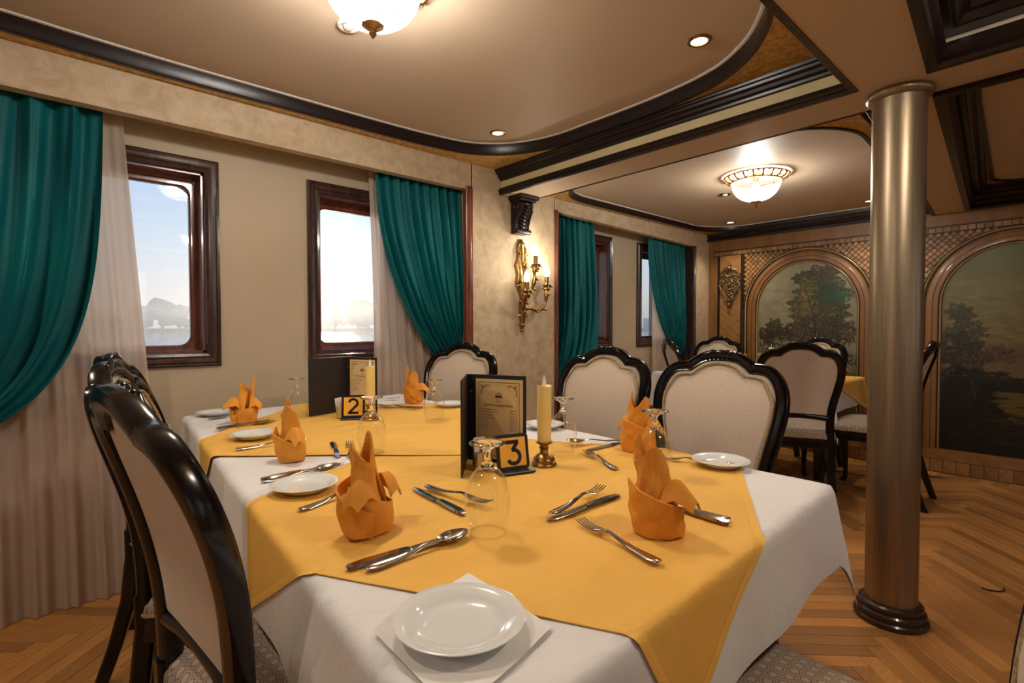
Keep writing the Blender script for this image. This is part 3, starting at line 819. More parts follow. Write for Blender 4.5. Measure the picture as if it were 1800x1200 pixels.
def painting_b():
    rng = np.random.default_rng(11); h, w_ = 300, 170
    img = np.zeros((h, w_, 3)); n = fbm(h, w_, 3, rng)
    V = lambda z: (z-0.20)/(1.74-0.20)*h
    for y in range(h):
        t = y/h
        a = np.array(srgb(lerpc((116, 92, 62), (112, 108, 66), smooth01((t-0.45)/0.3))))
        img[y] = a*(0.62+0.75*n[y][:, None])
    tealp = np.array(srgb((88, 110, 80)))
    for y in range(int(V(1.5)), h):
        k = smooth01((y-V(1.5))/50)*0.55
        xs_ = np.clip((np.arange(w_)-50)/60, 0, 1)*k
        img[y] = img[y]*(1-xs_[:, None]) + tealp*xs_[:, None]
    for _ in range(420):
        x = rng.random()*w_; z = 1.0+0.5*rng.random()
        stroke(img, x, V(z), 4+9*rng.random(), srgb((132+int(30*rng.random()), 118+int(22*rng.random()), 80)), 0.16, 0.25)
    blob_tree(img, rng, 22, V(1.24), 22, 20, 700, [(54, 58, 34), (40, 46, 28), (72, 72, 38)], (0.8, 2.0))
    blob_tree(img, rng, 30, V(1.10), 38, 18, 900, [(60, 62, 34), (46, 48, 28), (82, 76, 40)], (0.8, 2.0))
    blob_tree(img, rng, 22, V(0.94), 46, 42, 2000, [(34, 36, 24), (26, 28, 18), (62, 52, 32), (44, 40, 26)], (0.8, 2.2))
    blob_tree(img, rng, 66, V(0.94), 30, 16, 500, [(92, 66, 46), (70, 54, 38), (50, 42, 30)], (0.7, 1.8))
    blob_tree(img, rng, 165, V(1.24), 24, 6, 120, [(44, 48, 30), (34, 38, 24)])
    blob_tree(img, rng, 168, V(0.98), 26, 10, 160, [(40, 40, 26), (28, 30, 20)])
    base = int(V(0.74))
    img[:base] = np.array(srgb((26, 25, 18)))*(0.4+1.2*fbm(base, w_, 6, rng)[..., None])
    blob_tree(img, rng, 40, V(0.76), 60, 18, 700, [(18, 19, 14), (26, 27, 19), (12, 13, 10)])
    blob_tree(img, rng, 130, V(0.755), 60, 7, 300, [(28, 28, 19), (20, 20, 15)])
    for _ in range(300):
        stroke(img, 72+80*rng.random(), V(0.43+0.23*rng.random()), 6+10*rng.random(), srgb((86+int(36*rng.random()), 78+int(26*rng.random()), 40)), 0.5, 0.12)
    blob_tree(img, rng, 60, V(0.50), 22, 16, 300, [(20, 22, 15), (30, 31, 20)])
    blob_tree(img, rng, 160, V(0.42), 28, 18, 300, [(24, 25, 16), (34, 34, 20)])
    for _ in range(260):
        stroke(img, 10+110*rng.random(), V(0.28+0.22*rng.random()), 2+5*rng.random(), srgb((58, 44, 34) if rng.random() < 0.5 else (18, 18, 14)), 0.5, 0.3)
    trunk(img, [(42, V(0.60)), (32, V(0.85)), (28, V(1.15))], 0.7, 0.4, (84, 70, 50))
    return img*0.85
def lerpc(a, b, t): return tuple(lerp(a[i], b[i], t) for i in range(3))
def picture(cy, img, label):
    h, w_, _ = img.shape
    vs_, cs = [], []
    for j in range(h):
        for i in range(w_):
            u = i/(w_-1); yy_ = cy + RP*(1-2*u)
            zt = ZSP + math.sqrt(max(RP*RP-(yy_-cy)**2, 0))
            zz = 0.195 + (zt-0.195)*j/(h-1)
            vs_.append((XF-0.006, yy_, zz))
            r_ = min(h-1, int((zz-0.20)/(1.74-0.20)*(h-1))); r_ = max(r_, 0)
            cs.append(img[r_, i])
    fs = [(j*w_+i, j*w_+i+1, (j+1)*w_+i+1, (j+1)*w_+i) for j in range(h-1) for i in range(w_-1)]
    me = bpy.data.meshes.new('mural_painting'); me.from_pydata(vs_, [], fs)
    at = me.color_attributes.new('paint', 'FLOAT_COLOR', 'POINT')
    arr = np.ones((len(vs_), 4), dtype=np.float32); arr[:, :3] = np.clip(np.array(cs), 0, 1)
    at.data.foreach_set('color', arr.ravel())
    me.materials.append(M['mural'])
    return tag(link('mural_painting', me), label, 'painting', 'arched murals on the wood wall')
picture(ARCH[0][0], painting_a(), 'arched landscape painting of leafy green and golden trees, left of the column')
picture(ARCH[1][0], painting_b(), 'arched dark landscape painting with a pond and cloudy sky, right of the column')

# ---- carved cartouche on the pilaster panel
car = empty('carved_ornament', (XF-0.010, 2.428, 1.60))
tag(car, 'carved brown and gilt scrollwork ornament on the wooden pilaster panel', 'ornament')
mb = MB(); bkp = MB()
outl = [(0.0, 0.20), (0.02, 0.17), (0.035, 0.15), (0.06, 0.14), (0.075, 0.11), (0.105, 0.09), (0.112, 0.05), (0.108, 0.0), (0.112, -0.05), (0.085, -0.08), (0.085, -0.11), (0.055, -0.13), (0.055, -0.17), (0.03, -0.19), (0.028, -0.235), (0.0, -0.27)]
full = outl + [(-a, b) for a, b in outl[-2:0:-1]]
bkp.loft([[(0.004, a, b) for a, b in full], [(-0.010, a*0.96, b*0.98) for a, b in full]])
bkp.build('backing', M['antique'], car, 40)
def scroll(c, r0, turns, sgn, ph=0.0, rt=0.008):
    pts = []
    for i in range(26):
        t = i/25; a = ph + sgn*turns*2*PI*t; r_ = r0*(1-0.82*t)
        pts.append((-0.012-0.008*t, c[0]+r_*math.cos(a), c[1]+r_*math.sin(a)))
    mb.tube(pts, [rt*(1-0.5*i/25) for i in range(26)], 6)
for s in (1, -1):
    scroll((s*0.048, 0.035), 0.042, 1.4, s, PI/2)
    scroll((s*0.078, -0.03), 0.034, 1.3, -s, PI/2)
    scroll((s*0.062, 0.095), 0.030, 1.2, -s, 0 if s > 0 else PI)
    scroll((s*0.040, -0.10), 0.032, 1.3, s, PI/2)
    scroll((s*0.024, -0.165), 0.022, 1.2, -s, PI/2)
    mb.tube([(-0.014, s*0.01, 0.16), (-0.02, s*0.05, 0.13), (-0.016, s*0.085, 0.11), (-0.012, s*0.10, 0.07)], [0.007, 0.010, 0.008, 0.004], 6)
    mb.tube([(-0.014, s*0.10, -0.02), (-0.02, s*0.09, -0.07), (-0.016, s*0.06, -0.11), (-0.012, s*0.03, -0.15)], [0.005, 0.010, 0.009, 0.004], 6)
    for dx, dz, q in ((0.045, 0.025, 0.012), (0.09, 0.06, 0.010), (0.02, -0.07, 0.011), (0.07, -0.07, 0.010), (0.032, 0.125, 0.010), (0.10, 0.015, 0.009), (0.045, -0.14, 0.009)):
        mb.ball((-0.016, s*dx, dz), q, 8)
for dz, q in ((0.175, 0.013), (0.145, 0.026), (0.06, 0.014), (-0.02, 0.018), (-0.075, 0.014), (-0.13, 0.014), (-0.185, 0.016), (-0.225, 0.018), (-0.255, 0.010)):
    mb.ball((-0.018, 0, dz), q, 10)
mb.build('scrollwork', M['antique'], car, 50)

# ================================================================ LAMPS
def dome_lamp(loc, label, watts):
    t = tag(empty('ceiling_lamp', loc), label, 'ceiling lamp', 'glass dome ceiling lamps')
    mb = MB()
    prof = [(0.150, -0.045), (0.148, -0.070), (0.138, -0.100), (0.118, -0.130), (0.086, -0.155), (0.045, -0.170), (0.012, -0.175)]
    rows = []
    n = 96
    for r_, z in prof:
        rows.append([((r_*(1+0.012*math.cos(24*2*PI*j/n)))*math.cos(2*PI*j/n), (r_*(1+0.012*math.cos(24*2*PI*j/n)))*math.sin(2*PI*j/n), z) for j in range(n)])
    mb.loft(rows, True, False)
    mb.build('glass_dome', M['dome'], t, 60)
    mb = MB()
    # pierced ring: two hoops joined by struts and scrolls
    def hoop(r_, z, q): mb.tube([(r_*math.cos(2*PI*i/48), r_*math.sin(2*PI*i/48), z) for i in range(49)], q, 6)
    hoop(0.155, -0.046, 0.006); hoop(0.196, -0.012, 0.005)
    for i in range(20):
        a = 2*PI*i/20
        c, s = math.cos(a), math.sin(a)
        mb.tube([(0.155*c, 0.155*s, -0.046), (0.180*c, 0.180*s, -0.034), (0.196*c, 0.196*s, -0.012)], [0.008, 0.005, 0.007], 6)
        a2 = a+PI/20; c2, s2 = math.cos(a2), math.sin(a2)
        mb.ball((0.200*c2, 0.200*s2, -0.016), 0.009, 6)
        mb.tube([(0.158*c, 0.158*s, -0.044), (0.178*c2, 0.178*s2, -0.030), (0.196*c2, 0.196*s2, -0.014)], 0.0035, 5)
    for i in range(4):
        a = 2*PI*i/4+0.4
        mb.tube([(0.10*math.cos(a), 0.10*math.sin(a), 0.0), (0.156*math.cos(a), 0.156*math.sin(a), -0.044)], 0.004, 5)
    mb.build('pierced_ring', M['lampbrass'], t, 60)
    mb = MB()
    mb.lathe([(0.004, -0.168), (0.030, -0.170), (0.034, -0.176), (0.026, -0.182), (0.012, -0.188), (0.009, -0.196), (0.012, -0.200), (0.006, -0.210), (0.002, -0.216)], 20, flute=(8, 0.05))
    mb.build('finial', M['lampbrass'], t, 50)
    mb = MB(); mb.lathe([(0.001, 0.0), (0.05, 0.0), (0.05, -0.012), (0.02, -0.02), (0.016, -0.05), (0.001, -0.05)], 16)
    mb.build('lamp_holder', M['brass'], t)
    mb = MB(); mb.ball((0, 0, -0.085), (0.03, 0.03, 0.035), 12); mb.build('bulb', emat('lamp_bulb', (1, 0.98, 0.94), 5.0), t, 60)
    for k in range(2):
        L_ = bpy.data.lights.new('lamp_light', 'POINT'); L_.energy = watts/2; L_.color = (1.0, 0.94, 0.86); L_.shadow_soft_size = 0.045
        lo = bpy.data.objects.new('lamp_light', L_); COL.objects.link(lo); lo.parent = t; lo.location = (0.05 if k else -0.05, 0, -0.10)
    return t
LAMP_W = 43
dome_lamp((0.777, 1.500, ZP1), 'frosted glass dome lamp on the near ceiling, cut by the top of the picture', LAMP_W)
dome_lamp((3.52, 1.475, ZP2), 'small looking frosted glass dome lamp on the far ceiling, left of the column', LAMP_W*0.8)
dome_lamp((1.25, -0.45, ZB+0.139), 'frosted glass dome lamp added as unseen fill in the near right ceiling coffer, out of the picture', LAMP_W)  # added unseen lamp, fill for chair fronts and floor from the camera side
dome_lamp((-1.75, 0.9, ZS1), 'frosted glass dome lamp added as unseen fill at the left end of the room, out of the picture', LAMP_W*0.8)  # added unseen lamp, fill for the left chair back and curtains

def spot(x, y, z, label, watts=7):
    t = tag(empty('ceiling_spotlight', (x, y, z)), label, 'spotlight', 'recessed brass ceiling spotlights')
    mb = MB(); mb.lathe([(0.031, 0.0), (0.046, 0.0), (0.046, -0.003), (0.040, -0.007), (0.032, -0.006), (0.031, 0.0)], 28); mb.build('ring', M['brass'], t, 50)
    mb = MB(); mb.lathe([(0.001, -0.0025), (0.031, -0.0025), (0.031, -0.001), (0.001, -0.001)], 24); mb.build('bulb', M['spot'], t)
    L_ = bpy.data.lights.new('spot_light', 'SPOT'); L_.energy = watts; L_.color = (1.0, 0.86, 0.68); L_.spot_size = R(120); L_.spot_blend = 0.8; L_.shadow_soft_size = 0.03
    lo = bpy.data.objects.new('spot_light', L_); COL.objects.link(lo); lo.parent = t; lo.location = (0, 0, -0.012)
    return t
SPW = 21
spot(1.909, 1.022, ZP1, 'lit round ceiling spotlight near the beam corner, right of the near dome lamp', SPW)
spot(1.945, 2.266, ZP1, 'lit round ceiling spotlight above the corner where the cream panel curves', SPW)
spot(4.90, 2.29, ZP2, 'small ceiling spotlight near the far wall, below the far dome lamp', SPW)
spot(4.90, 1.16, ZP2, 'small ceiling spotlight half hidden by the column edge', SPW)
spot(-0.35, 1.00, ZP1, 'ceiling spotlight over the left chairs, out of the picture', SPW)
spot(-0.35, 2.25, ZP1, 'ceiling spotlight over the left curtain, out of the picture', SPW)
def vent(x, y, z, label, mat):
    t = tag(empty('ceiling_detector', (x, y, z)), label, 'detector', 'round ceiling detectors')
    mb = MB(); mb.lathe([(0.020, 0), (0.042, 0), (0.042, -0.006), (0.036, -0.010), (0.026, -0.008), (0.020, 0)], 24); mb.build('rim', mat, t, 50)
    mb = MB(); mb.lathe([(0.001, 0), (0.022, 0), (0.022, -0.004), (0.016, -0.014), (0.001, -0.016)], 20); mb.build('cap', M['whitetrim'], t, 50)
vent(0.854, 1.836, ZP1, 'small round white ceiling fitting beside the near dome lamp', M['whitetrim'])
vent(3.84, 1.837, ZP2, 'small round brass ceiling fitting beside the far dome lamp', M['brass'])

# ---- corbel under the beam
cb = tag(empty('corbel', (2.455, YW, 1.785)), 'black carved scroll corbel under the ceiling beam above the sconce', 'corbel')
S = [(0.0, 0.0), (-0.055, 0.0), (-0.062, 0.012), (-0.060, 0.030), (-0.048, 0.040), (-0.050, 0.075), (-0.060, 0.110), (-0.082, 0.145), (-0.098, 0.175), (-0.100, 0.200), (-0.085, 0.218), (-0.055, 0.222), (0.0, 0.222)]
mb = MB(); mb.loft([[(-0.058, a, b) for a, b in S], [(-0.050, a*1.04, b) for a, b in S], [(0.050, a*1.04, b) for a, b in S], [(0.058, a, b) for a, b in S]]); mb.build('scroll_body', M['dark'], cb, 30)
mb = MB(); mb.bbox(-0.085, 0.085, -0.135, 0, 0.226, 0.252, 0.004); mb.bbox(-0.072, 0.072, -0.118, 0, 0.212, 0.227, 0.003); mb.build('abacus', M['dark'], cb, 30)
mb = MB()
for sx in (-1, 1):
    pts = [(sx*0.059, -0.055 + 0.030*math.cos(a*1.0)*(1-a/14), 0.175 + 0.030*math.sin(a)*(1-a/14)) for a in [i*0.45 for i in range(26)]]
    mb.tube(pts, 0.005, 5)
    mb.tube([(sx*0.060, -0.092, 0.16), (sx*0.060, -0.065, 0.11), (sx*0.060, -0.050, 0.06), (sx*0.060, -0.050, 0.015)], 0.006, 6)
for i in range(7):
    z = 0.052+i*0.022; y = -0.052-0.052*(i/6)**1.6
    mb.tube([(-0.040, y+0.004, z+0.010), (-0.018, y-0.010, z+0.002), (0, y-0.014, z-0.006), (0.018, y-0.010, z+0.002), (0.040, y+0.004, z+0.010)], [0.004, 0.008, 0.007, 0.008, 0.004], 6)
    mb.ball((0.0, y-0.016, z+0.008), 0.006, 6)
mb.tube([(-0.066, -0.058, 0.016), (0.066, -0.058, 0.016)], 0.018, 10)
mb.build('leaf_carving', M['dark'], cb, 50)

# ---- wall sconce
sc = tag(empty('wall_sconce', (2.478, YW, 1.11)), 'gilt bronze wall sconce with three lit candle bulbs on the pier', 'sconce')
mb = MB()
mb.tube([(0, -0.018, 0.0), (0.002, -0.024, 0.06), (0.0, -0.026, 0.16), (0.008, -0.030, 0.26), (-0.004, -0.026, 0.36), (-0.012, -0.020, 0.46), (-0.006, -0.016, 0.56), (0, -0.012, 0.645)], [0.008, 0.018, 0.022, 0.026, 0.030, 0.028, 0.030, 0.014], 8)
mb.ball((0, -0.024, 0.012), 0.014, 8); mb.ball((0, -0.026, 0.05), (0.022, 0.020, 0.018), 8)
mb.ball((0, -0.020, 0.60), (0.030, 0.020, 0.036), 8); mb.ball((-0.004, -0.022, 0.545), (0.022, 0.018, 0.02), 8)
for s_ in (-1, 1):
    mb.tube([(0, -0.02, 0.62), (s_*0.030, -0.022, 0.58), (s_*0.024, -0.022, 0.52), (s_*0.046, -0.022, 0.46), (s_*0.032, -0.020, 0.40), (s_*0.044, -0.020, 0.34), (s_*0.014, -0.022, 0.28)], [0.008, 0.013, 0.010, 0.014, 0.011, 0.010, 0.006], 6)
    for z in (0.10, 0.20, 0.31, 0.43, 0.53):
        mb.tube([(s_*0.012, -0.022, z), (s_*0.034, -0.034, z+0.018), (s_*0.050, -0.026, z+0.008)], [0.010, 0.009, 0.003], 6)
for z in (0.14, 0.24, 0.35, 0.47): mb.ball((0, -0.046, z), (0.016, 0.014, 0.022), 8)
mb.build('back_stem', M['brass'], sc, 60)
arms = [((-0.075, -0.150, 0.335), [(0, -0.03, 0.16), (-0.03, -0.08, 0.185), (-0.06, -0.12, 0.23), (-0.072, -0.145, 0.285)]),
        ((0.075, -0.085, 0.530), [(0.01, -0.03, 0.27), (0.055, -0.06, 0.30), (0.072, -0.075, 0.37), (0.066, -0.08, 0.43), (0.075, -0.085, 0.485)]),
        ((0.205, -0.065, 0.395), [(0, -0.03, 0.155), (0.05, -0.045, 0.165), (0.11, -0.055, 0.158), (0.165, -0.06, 0.168), (0.195, -0.064, 0.22), (0.200, -0.065, 0.30), (0.205, -0.065, 0.345)])]
for (cx_, cy_, cz_), path in arms:
    mb = MB(); P = catmull(path, 5)
    mb.tube(P, [0.0125+0.0035*math.sin(i*0.9) for i in range(len(P))], 8)
    e = path[-1]
    mb.lathe([(0.006, -0.018), (0.020, -0.010), (0.024, 0.004), (0.016, 0.012), (0.026, 0.022), (0.032, 0.028), (0.018, 0.030), (0.015, 0.045)], 12, Matrix.Translation((cx_, cy_, cz_-0.085)), flute=(6, 0.15))
    for q in range(5):
        a = q*2*PI/5+0.5; b0 = Vector((cx_, cy_, cz_-0.080))
        mb.tube([b0, b0+Vector((0.028*math.cos(a), 0.028*math.sin(a), 0.014)), b0+Vector((0.044*math.cos(a), 0.044*math.sin(a), 0.0))], [0.009, 0.008, 0.003], 6)
    for q in (0.3, 0.55, 0.8):
        mid = P[int(q*(len(P)-1))]
        mb.tube([mid, mid+Vector((0.016, -0.014, -0.018)), mid+Vector((0.032, -0.016, -0.008))], [0.011, 0.009, 0.003], 6)
    ar = mb.build('arm', M['brass'], sc, 60)
    mb = MB(); mb.lathe([(0.0155, 0.0), (0.0155, 0.070), (0.010, 0.073)], 14, Matrix.Translation((cx_, cy_, cz_-0.070))); mb.build('candle_sleeve', M['brass'], ar, 50)
    mb = MB(); mb.lathe([(0.010, 0.0), (0.017, 0.012), (0.0215, 0.028), (0.019, 0.046), (0.0105, 0.066), (0.002, 0.084)], 16, Matrix.Translation((cx_, cy_, cz_)))
    mb.build('candle_bulb', M['bulb'], ar, 60)
    L_ = bpy.data.lights.new('candle_light', 'POINT'); L_.energy = 1.6; L_.color = (1.0, 0.88, 0.70); L_.shadow_soft_size = 0.012
    lo = bpy.data.objects.new('candle_light', L_); COL.objects.link(lo); lo.parent = sc; lo.location = (cx_, cy_-0.04, cz_+0.10)

# ---- column
co = tag(empty('column', (2.449, 0.489, 0)), 'round brushed bronze column on a stepped dark wooden base', 'column')
mb = MB(); mb.lathe([(0.086, 0.06), (0.086, 0.4), (0.086, 1.0), (0.087, 2.012)], 64); mb.build('shaft', M['bronze'], co, 60)
mb = MB()
mb.lathe([(0.001, 0), (0.119, 0), (0.1225, 0.006), (0.1225, 0.018), (0.1173, 0.024), (0.112, 0.025), (0.112, 0.030), (0.1146, 0.034), (0.1146, 0.044), (0.1094, 0.050), (0.1041, 0.051), (0.1041, 0.056), (0.1059, 0.060), (0.105, 0.070), (0.098, 0.076), (0.0901, 0.077), (0.001, 0.077)], 64)
mb.build('base', pmat('column_base_wood', (0.045, 0.018, 0.012), 0.28, coat=0.3, col2=(0.03, 0.012, 0.009), nscale=6), co, 30)
mb = MB(); mb.lathe([(0.001, 2.006), (0.088, 2.006), (0.098, 2.010), (0.106, 2.018), (0.109, 2.026), (0.107, 2.034), (0.103, ZB), (0.001, ZB)], 64); mb.build('collar', M['bronze'], co, 40)

# ================================================================ CURTAINS
def curtain(name, fixed, free, y0, npl, amp, mat, label, cat, group, phase=0.0, nu=150, nv=80, tie=True, yb=0.0, sk=0.0):
    rng = random.Random(int(phase*100)+npl)
    ph = [rng.uniform(-0.6, 0.6) for _ in range(40)]; am = [rng.uniform(0.55, 1.25) for _ in range(40)]
    def fn(u, v):
        a, b = bez(fixed, v), bez(free, v)
        x = lerp(a[0], b[0], u); z = lerp(a[1], b[1], u)
        q = u*npl
        i = int(q); f = q-i
        A = lerp(am[i % 40], am[(i+1) % 40], smooth01(f))
        wob = 0.5*math.sin(2.2*v*PI+ph[i % 40]*2)*v
        s = math.sin(2*PI*(q+0.18*wob+phase))
        env = (0.55+0.6*v) if not tie else (0.55+0.8*math.sin(PI*min(v*1.05, 1)))*(1-0.35*v)
        y = y0 - A*amp*env*s - yb*v**3
        s2 = math.sin(2*PI*(2.3*q+phase*2+v*0.8))
        y -= 0.45*amp*s2*(0.4+v)
        if tie: y = min(y, 2.776)
        x += 0.30*amp*env*math.cos(2*PI*(q+phase))*0.6
        z += sk*math.sin(2*PI*q)*v
        return (x, y, z)
    mb = MB(); mb.grid(fn, nu, nv)
    return tag(mb.build(name, mat, None, 80), label, cat, group)
TG = 'teal velvet curtains'
curtain('velvet_curtain', [(-0.80, 2.05), (-0.80, 1.4), (-0.80, 1.0), (-0.74, 0.92)], [(0.196, 2.05), (0.165, 1.20), (0.150, 0.66), (-0.62, 0.665)], 2.742, 9, 0.054, M['teal'],
        'large teal velvet curtain swept aside at the left edge of the picture', 'curtain', TG, 0.1)
curtain('velvet_curtain', [(2.038, 2.06), (2.038, 1.7), (2.038, 1.3), (2.036, 1.02)], [(1.428, 2.06), (1.415, 1.52), (1.69, 1.00), (2.02, 0.78)], 2.755, 9, 0.036, M['teal'],
        'teal velvet curtain gathered to the right of the bright second window', 'curtain', TG, 0.35)
curtain('velvet_curtain', [(2.885, 2.03), (2.885, 1.5), (2.885, 1.0), (2.895, 0.80)], [(3.42, 2.03), (3.47, 1.35), (3.60, 0.62), (2.96, 0.60)], 2.755, 7, 0.032, M['teal'],
        'teal velvet curtain hanging just right of the sconce', 'curtain', TG, 0.6)
curtain('velvet_curtain', [(4.872, 2.00), (4.872, 1.5), (4.872, 1.2), (4.870, 0.95)], [(4.235, 2.00), (4.24, 1.50), (4.52, 0.92), (4.85, 0.84)], 2.755, 9, 0.030, M['teal'],
        'teal velvet curtain beside the wooden mural wall', 'curtain', TG, 0.85)
# loose ends below the tie of two curtains
curtain('velvet_curtain_tail', [(2.955, 0.66), (2.95, 0.5), (2.93, 0.3), (2.90, 0.05)], [(2.885, 0.80), (2.885, 0.5), (3.05, 0.3), (3.14, 0.05)], 2.80, 5, 0.022, M['teal'],
        'hanging lower end of the teal curtain behind the middle chair on the right', 'curtain', 'curtain lower ends', 0.2, 60, 40, False)
curtain('velvet_curtain_tail', [(4.865, 0.95), (4.865, 0.6), (4.865, 0.3), (4.865, 0.05)], [(4.84, 0.86), (4.88, 0.6), (4.76, 0.3), (4.74, 0.05)], 2.80, 5, 0.022, M['teal'],
        'hanging lower end of the teal curtain by the mural wall', 'curtain', 'curtain lower ends', 0.3, 60, 40, False)
SG = 'sheer cream curtains'
curtain('sheer_curtain', [(-0.85, 2.10), (-0.85, 1.4), (-0.85, 0.7), (-0.85, 0.004)], [(0.268, 2.10), (0.30, 1.5), (0.37, 0.7), (0.385, 0.004)], 2.808, 12, 0.014, M['sheer'],
        'long sheer cream curtain at the left, falling to the floor', 'curtain', SG, 0.25, 200, 60, False, yb=0.055)
curtain('sheer_curtain', [(1.80, 2.08), (1.82, 1.4), (1.90, 0.7), (1.95, 0.004)], [(1.422, 2.08), (1.435, 1.5), (1.50, 0.9), (1.36, 0.004)], 2.812, 7, 0.011, M['sheer'],
        'sheer cream curtain beside the bright second window', 'curtain', SG, 0.55, 110, 50, False, yb=0.04)
curtain('sheer_curtain', [(4.60, 2.06), (4.62, 1.4), (4.68, 0.7), (4.70, 0.004)], [(4.40, 2.06), (4.41, 1.4), (4.40, 0.7), (4.38, 0.004)], 2.815, 6, 0.010, M['sheer'],
        'sheer cream curtain at the far end, behind the backmost chairs', 'curtain', SG, 0.8, 90, 40, False, yb=0.03)

# ================================================================ CHAIRS
def make_chair():
    t = empty('dining_chair')
    # back: centre line of the frame, x across and z up; it leans backwards
    half = [(0.178, 0.470), (0.176, 0.560), (0.186, 0.660), (0.206, 0.750), (0.221, 0.830), (0.222, 0.895), (0.204, 0.948), (0.172, 0.980), (0.136, 0.987), (0.116, 0.988), (0.098, 1.003), (0.066, 1.022), (0.030, 1.030), (0.0, 1.032)]
    def lean(z): return -0.205 - 0.20*(z-0.47) - 0.035*math.sin(PI*min(max((z-0.47)/0.56, 0), 1))*-1
    def P3(x, z, d=0.0): return Vector((x, lean(z)+d, z))
    hp = [P3(x, z) for x, z in half]
    h1 = catmull(hp[:10], 4)[:-1]; h2 = catmull(hp[9:], 5)
    left = [Vector((-p.x, p.y, p.z)) for p in h1+h2]; right = list(reversed(h1+h2))[1:]
    path = left + right
    N = Vector((0, 1, 0.20)).normalized()
    prof = [(-0.022, -0.016), (-0.023, 0.004), (-0.017, 0.014), (-0.013, 0.011), (-0.006, 0.021), (0.006, 0.022), (0.012, 0.015), (0.016, 0.016), (0.021, 0.006), (0.021, -0.012), (0.010, -0.020), (-0.008, -0.022)]
    mb = MB(); mb.sweep(prof, path, N)
    # little scroll knobs in the notches of the crest
    for s in (-1, 1):
        q = P3(s*0.118, 0.992, 0.012); mb.ball(tuple(q), (0.016, 0.018, 0.014), 8)
    fr = mb.build('back_frame', M['chairwood'], t, 38)
    mb = MB()
    for i in range(9):
        x = (i-4)*0.014; z = 1.044-0.9*x*x-abs(x)*0.06
        q = P3(x, z, 0.012)
        mb.ball(tuple(q), (0.010, 0.014, 0.010+0.004*((i+1) % 2)), 7)
        q = P3(x*1.1+0.004, z-0.016, 0.018); mb.ball(tuple(q), (0.008, 0.008, 0.006), 6)
    for s in (-1, 1):
        mb.tube([P3(0, 1.046, 0.014), P3(s*0.03, 1.050, 0.018), P3(s*0.06, 1.036, 0.018), P3(s*0.085, 1.018, 0.016)], [0.006, 0.009, 0.007, 0.003], 6)
    mb.build('crest_carving', M['chairwood'], fr, 60)
    mb = MB(); r0 = P3(-0.178, 0.575); 
    mb.tube([P3(-0.178, 0.580, 0), P3(-0.09, 0.590, 0.006), P3(0, 0.593, 0.008), P3(0.09, 0.590, 0.006), P3(0.178, 0.580, 0)], 0.020, 10)
    mb.build('back_rail', M['chairwood'], fr, 50)
    # upholstered panel inside the frame
    def inner(off):
        pts = []
        m_ = [(x, z) for x, z in half if z > 0.60]
        m_ = [(0.176-0.0, 0.600)] + m_
        H_ = catmull([(x, z, 0) for x, z in m_], 4)
        H_ = [(max(p.x-off*(1.0 if p.y < 0.96 else 0.75), 0), p.y-(off if p.y > 0.94 else off*smooth01((p.y-0.86)/0.08))) for p in H_]
        return H_
    def pad(off, bulge, sgn, name, mat):
        H_ = inner(off); mb = MB(); nr = 6
        cz = 0.80; rows = []
        ring = [(-x, z) for x, z in H_] + [(x, z) for x, z in reversed(H_)][1:]
        for k in range(nr+1):
            s = 1-k/nr*0.98
            rows.append([tuple(P3(x*s, cz+(z-cz)*s, sgn*(0.006+bulge*(1-s**2.4)))) for x, z in ring])
        mb.loft(rows, True, False)
        mb.f.append(tuple(len(mb.v)-len(ring)+j for j in range(len(ring)))); mb.m.append(0)
        return mb.build(name, mat, t, 60)
    pad(0.014, 0.016, 1, 'back_panel', M['linen'])
    pad(0.010, 0.012, -1, 'rear_panel', M['linen'])
    H_ = inner(0.025)
    mb = MB(); mb.tube([P3(-x, z, 0.016) for x, z in H_] + [P3(x, z, 0.016) for x, z in reversed(H_)][1:], 0.0042, 6)
    mb.build('braid', M['braid'], t, 60)
    # seat frame and cushion: rounded trapezoid
    def seatline(grow):
        q = [(-0.205, -0.205), (-0.232, 0.0), (-0.248, 0.17), (-0.225, 0.232), (-0.12, 0.258), (0, 0.264), (0.12, 0.258), (0.225, 0.232), (0.248, 0.17), (0.232, 0.0), (0.205, -0.205), (0.10, -0.215), (0, -0.218), (-0.10, -0.215)]
        c = catmull([(x, y, 0) for x, y in q], 4, True)
        return [(p.x*(1+grow/0.23), p.y*(1+grow/0.23)) for p in c]
    o_, i_ = seatline(0.0), seatline(-0.03)
    mb = MB()
    rows = [[(x, y, 0.392) for x, y in i_], [(x, y, 0.392) for x, y in o_], [(x*1.012, y*1.012, 0.402) for x, y in o_], [(x, y, 0.412) for x, y in o_], [(x, y, 0.442) for x, y in o_], [(x*1.01, y*1.01, 0.447) for x, y in o_], [(x, y, 0.455) for x, y in o_], [(x, y, 0.455) for x, y in i_]]
    mb.loft(rows + [rows[0]], True, False); mb.build('seat_frame', M['chairwood'], t, 35)
    mb = MB(); rows = []
    for s, z in ((0.98, 0.450), (1.0, 0.462), (0.995, 0.478), (0.95, 0.494), (0.84, 0.507), (0.6, 0.517), (0.3, 0.521), (0.02, 0.522)):
        rows.append([(x*s, y*s, z) for x, y in o_])
    mb.loft(rows, True, True); mb.build('seat_cushion', M['hex'], t, 60)
    mb = MB(); mb.tube([(x*1.0, y*1.0, 0.457) for x, y in o_+[o_[0]]], 0.005, 6, caps=False); mb.build('seat_braid', M['braid'], t, 60)
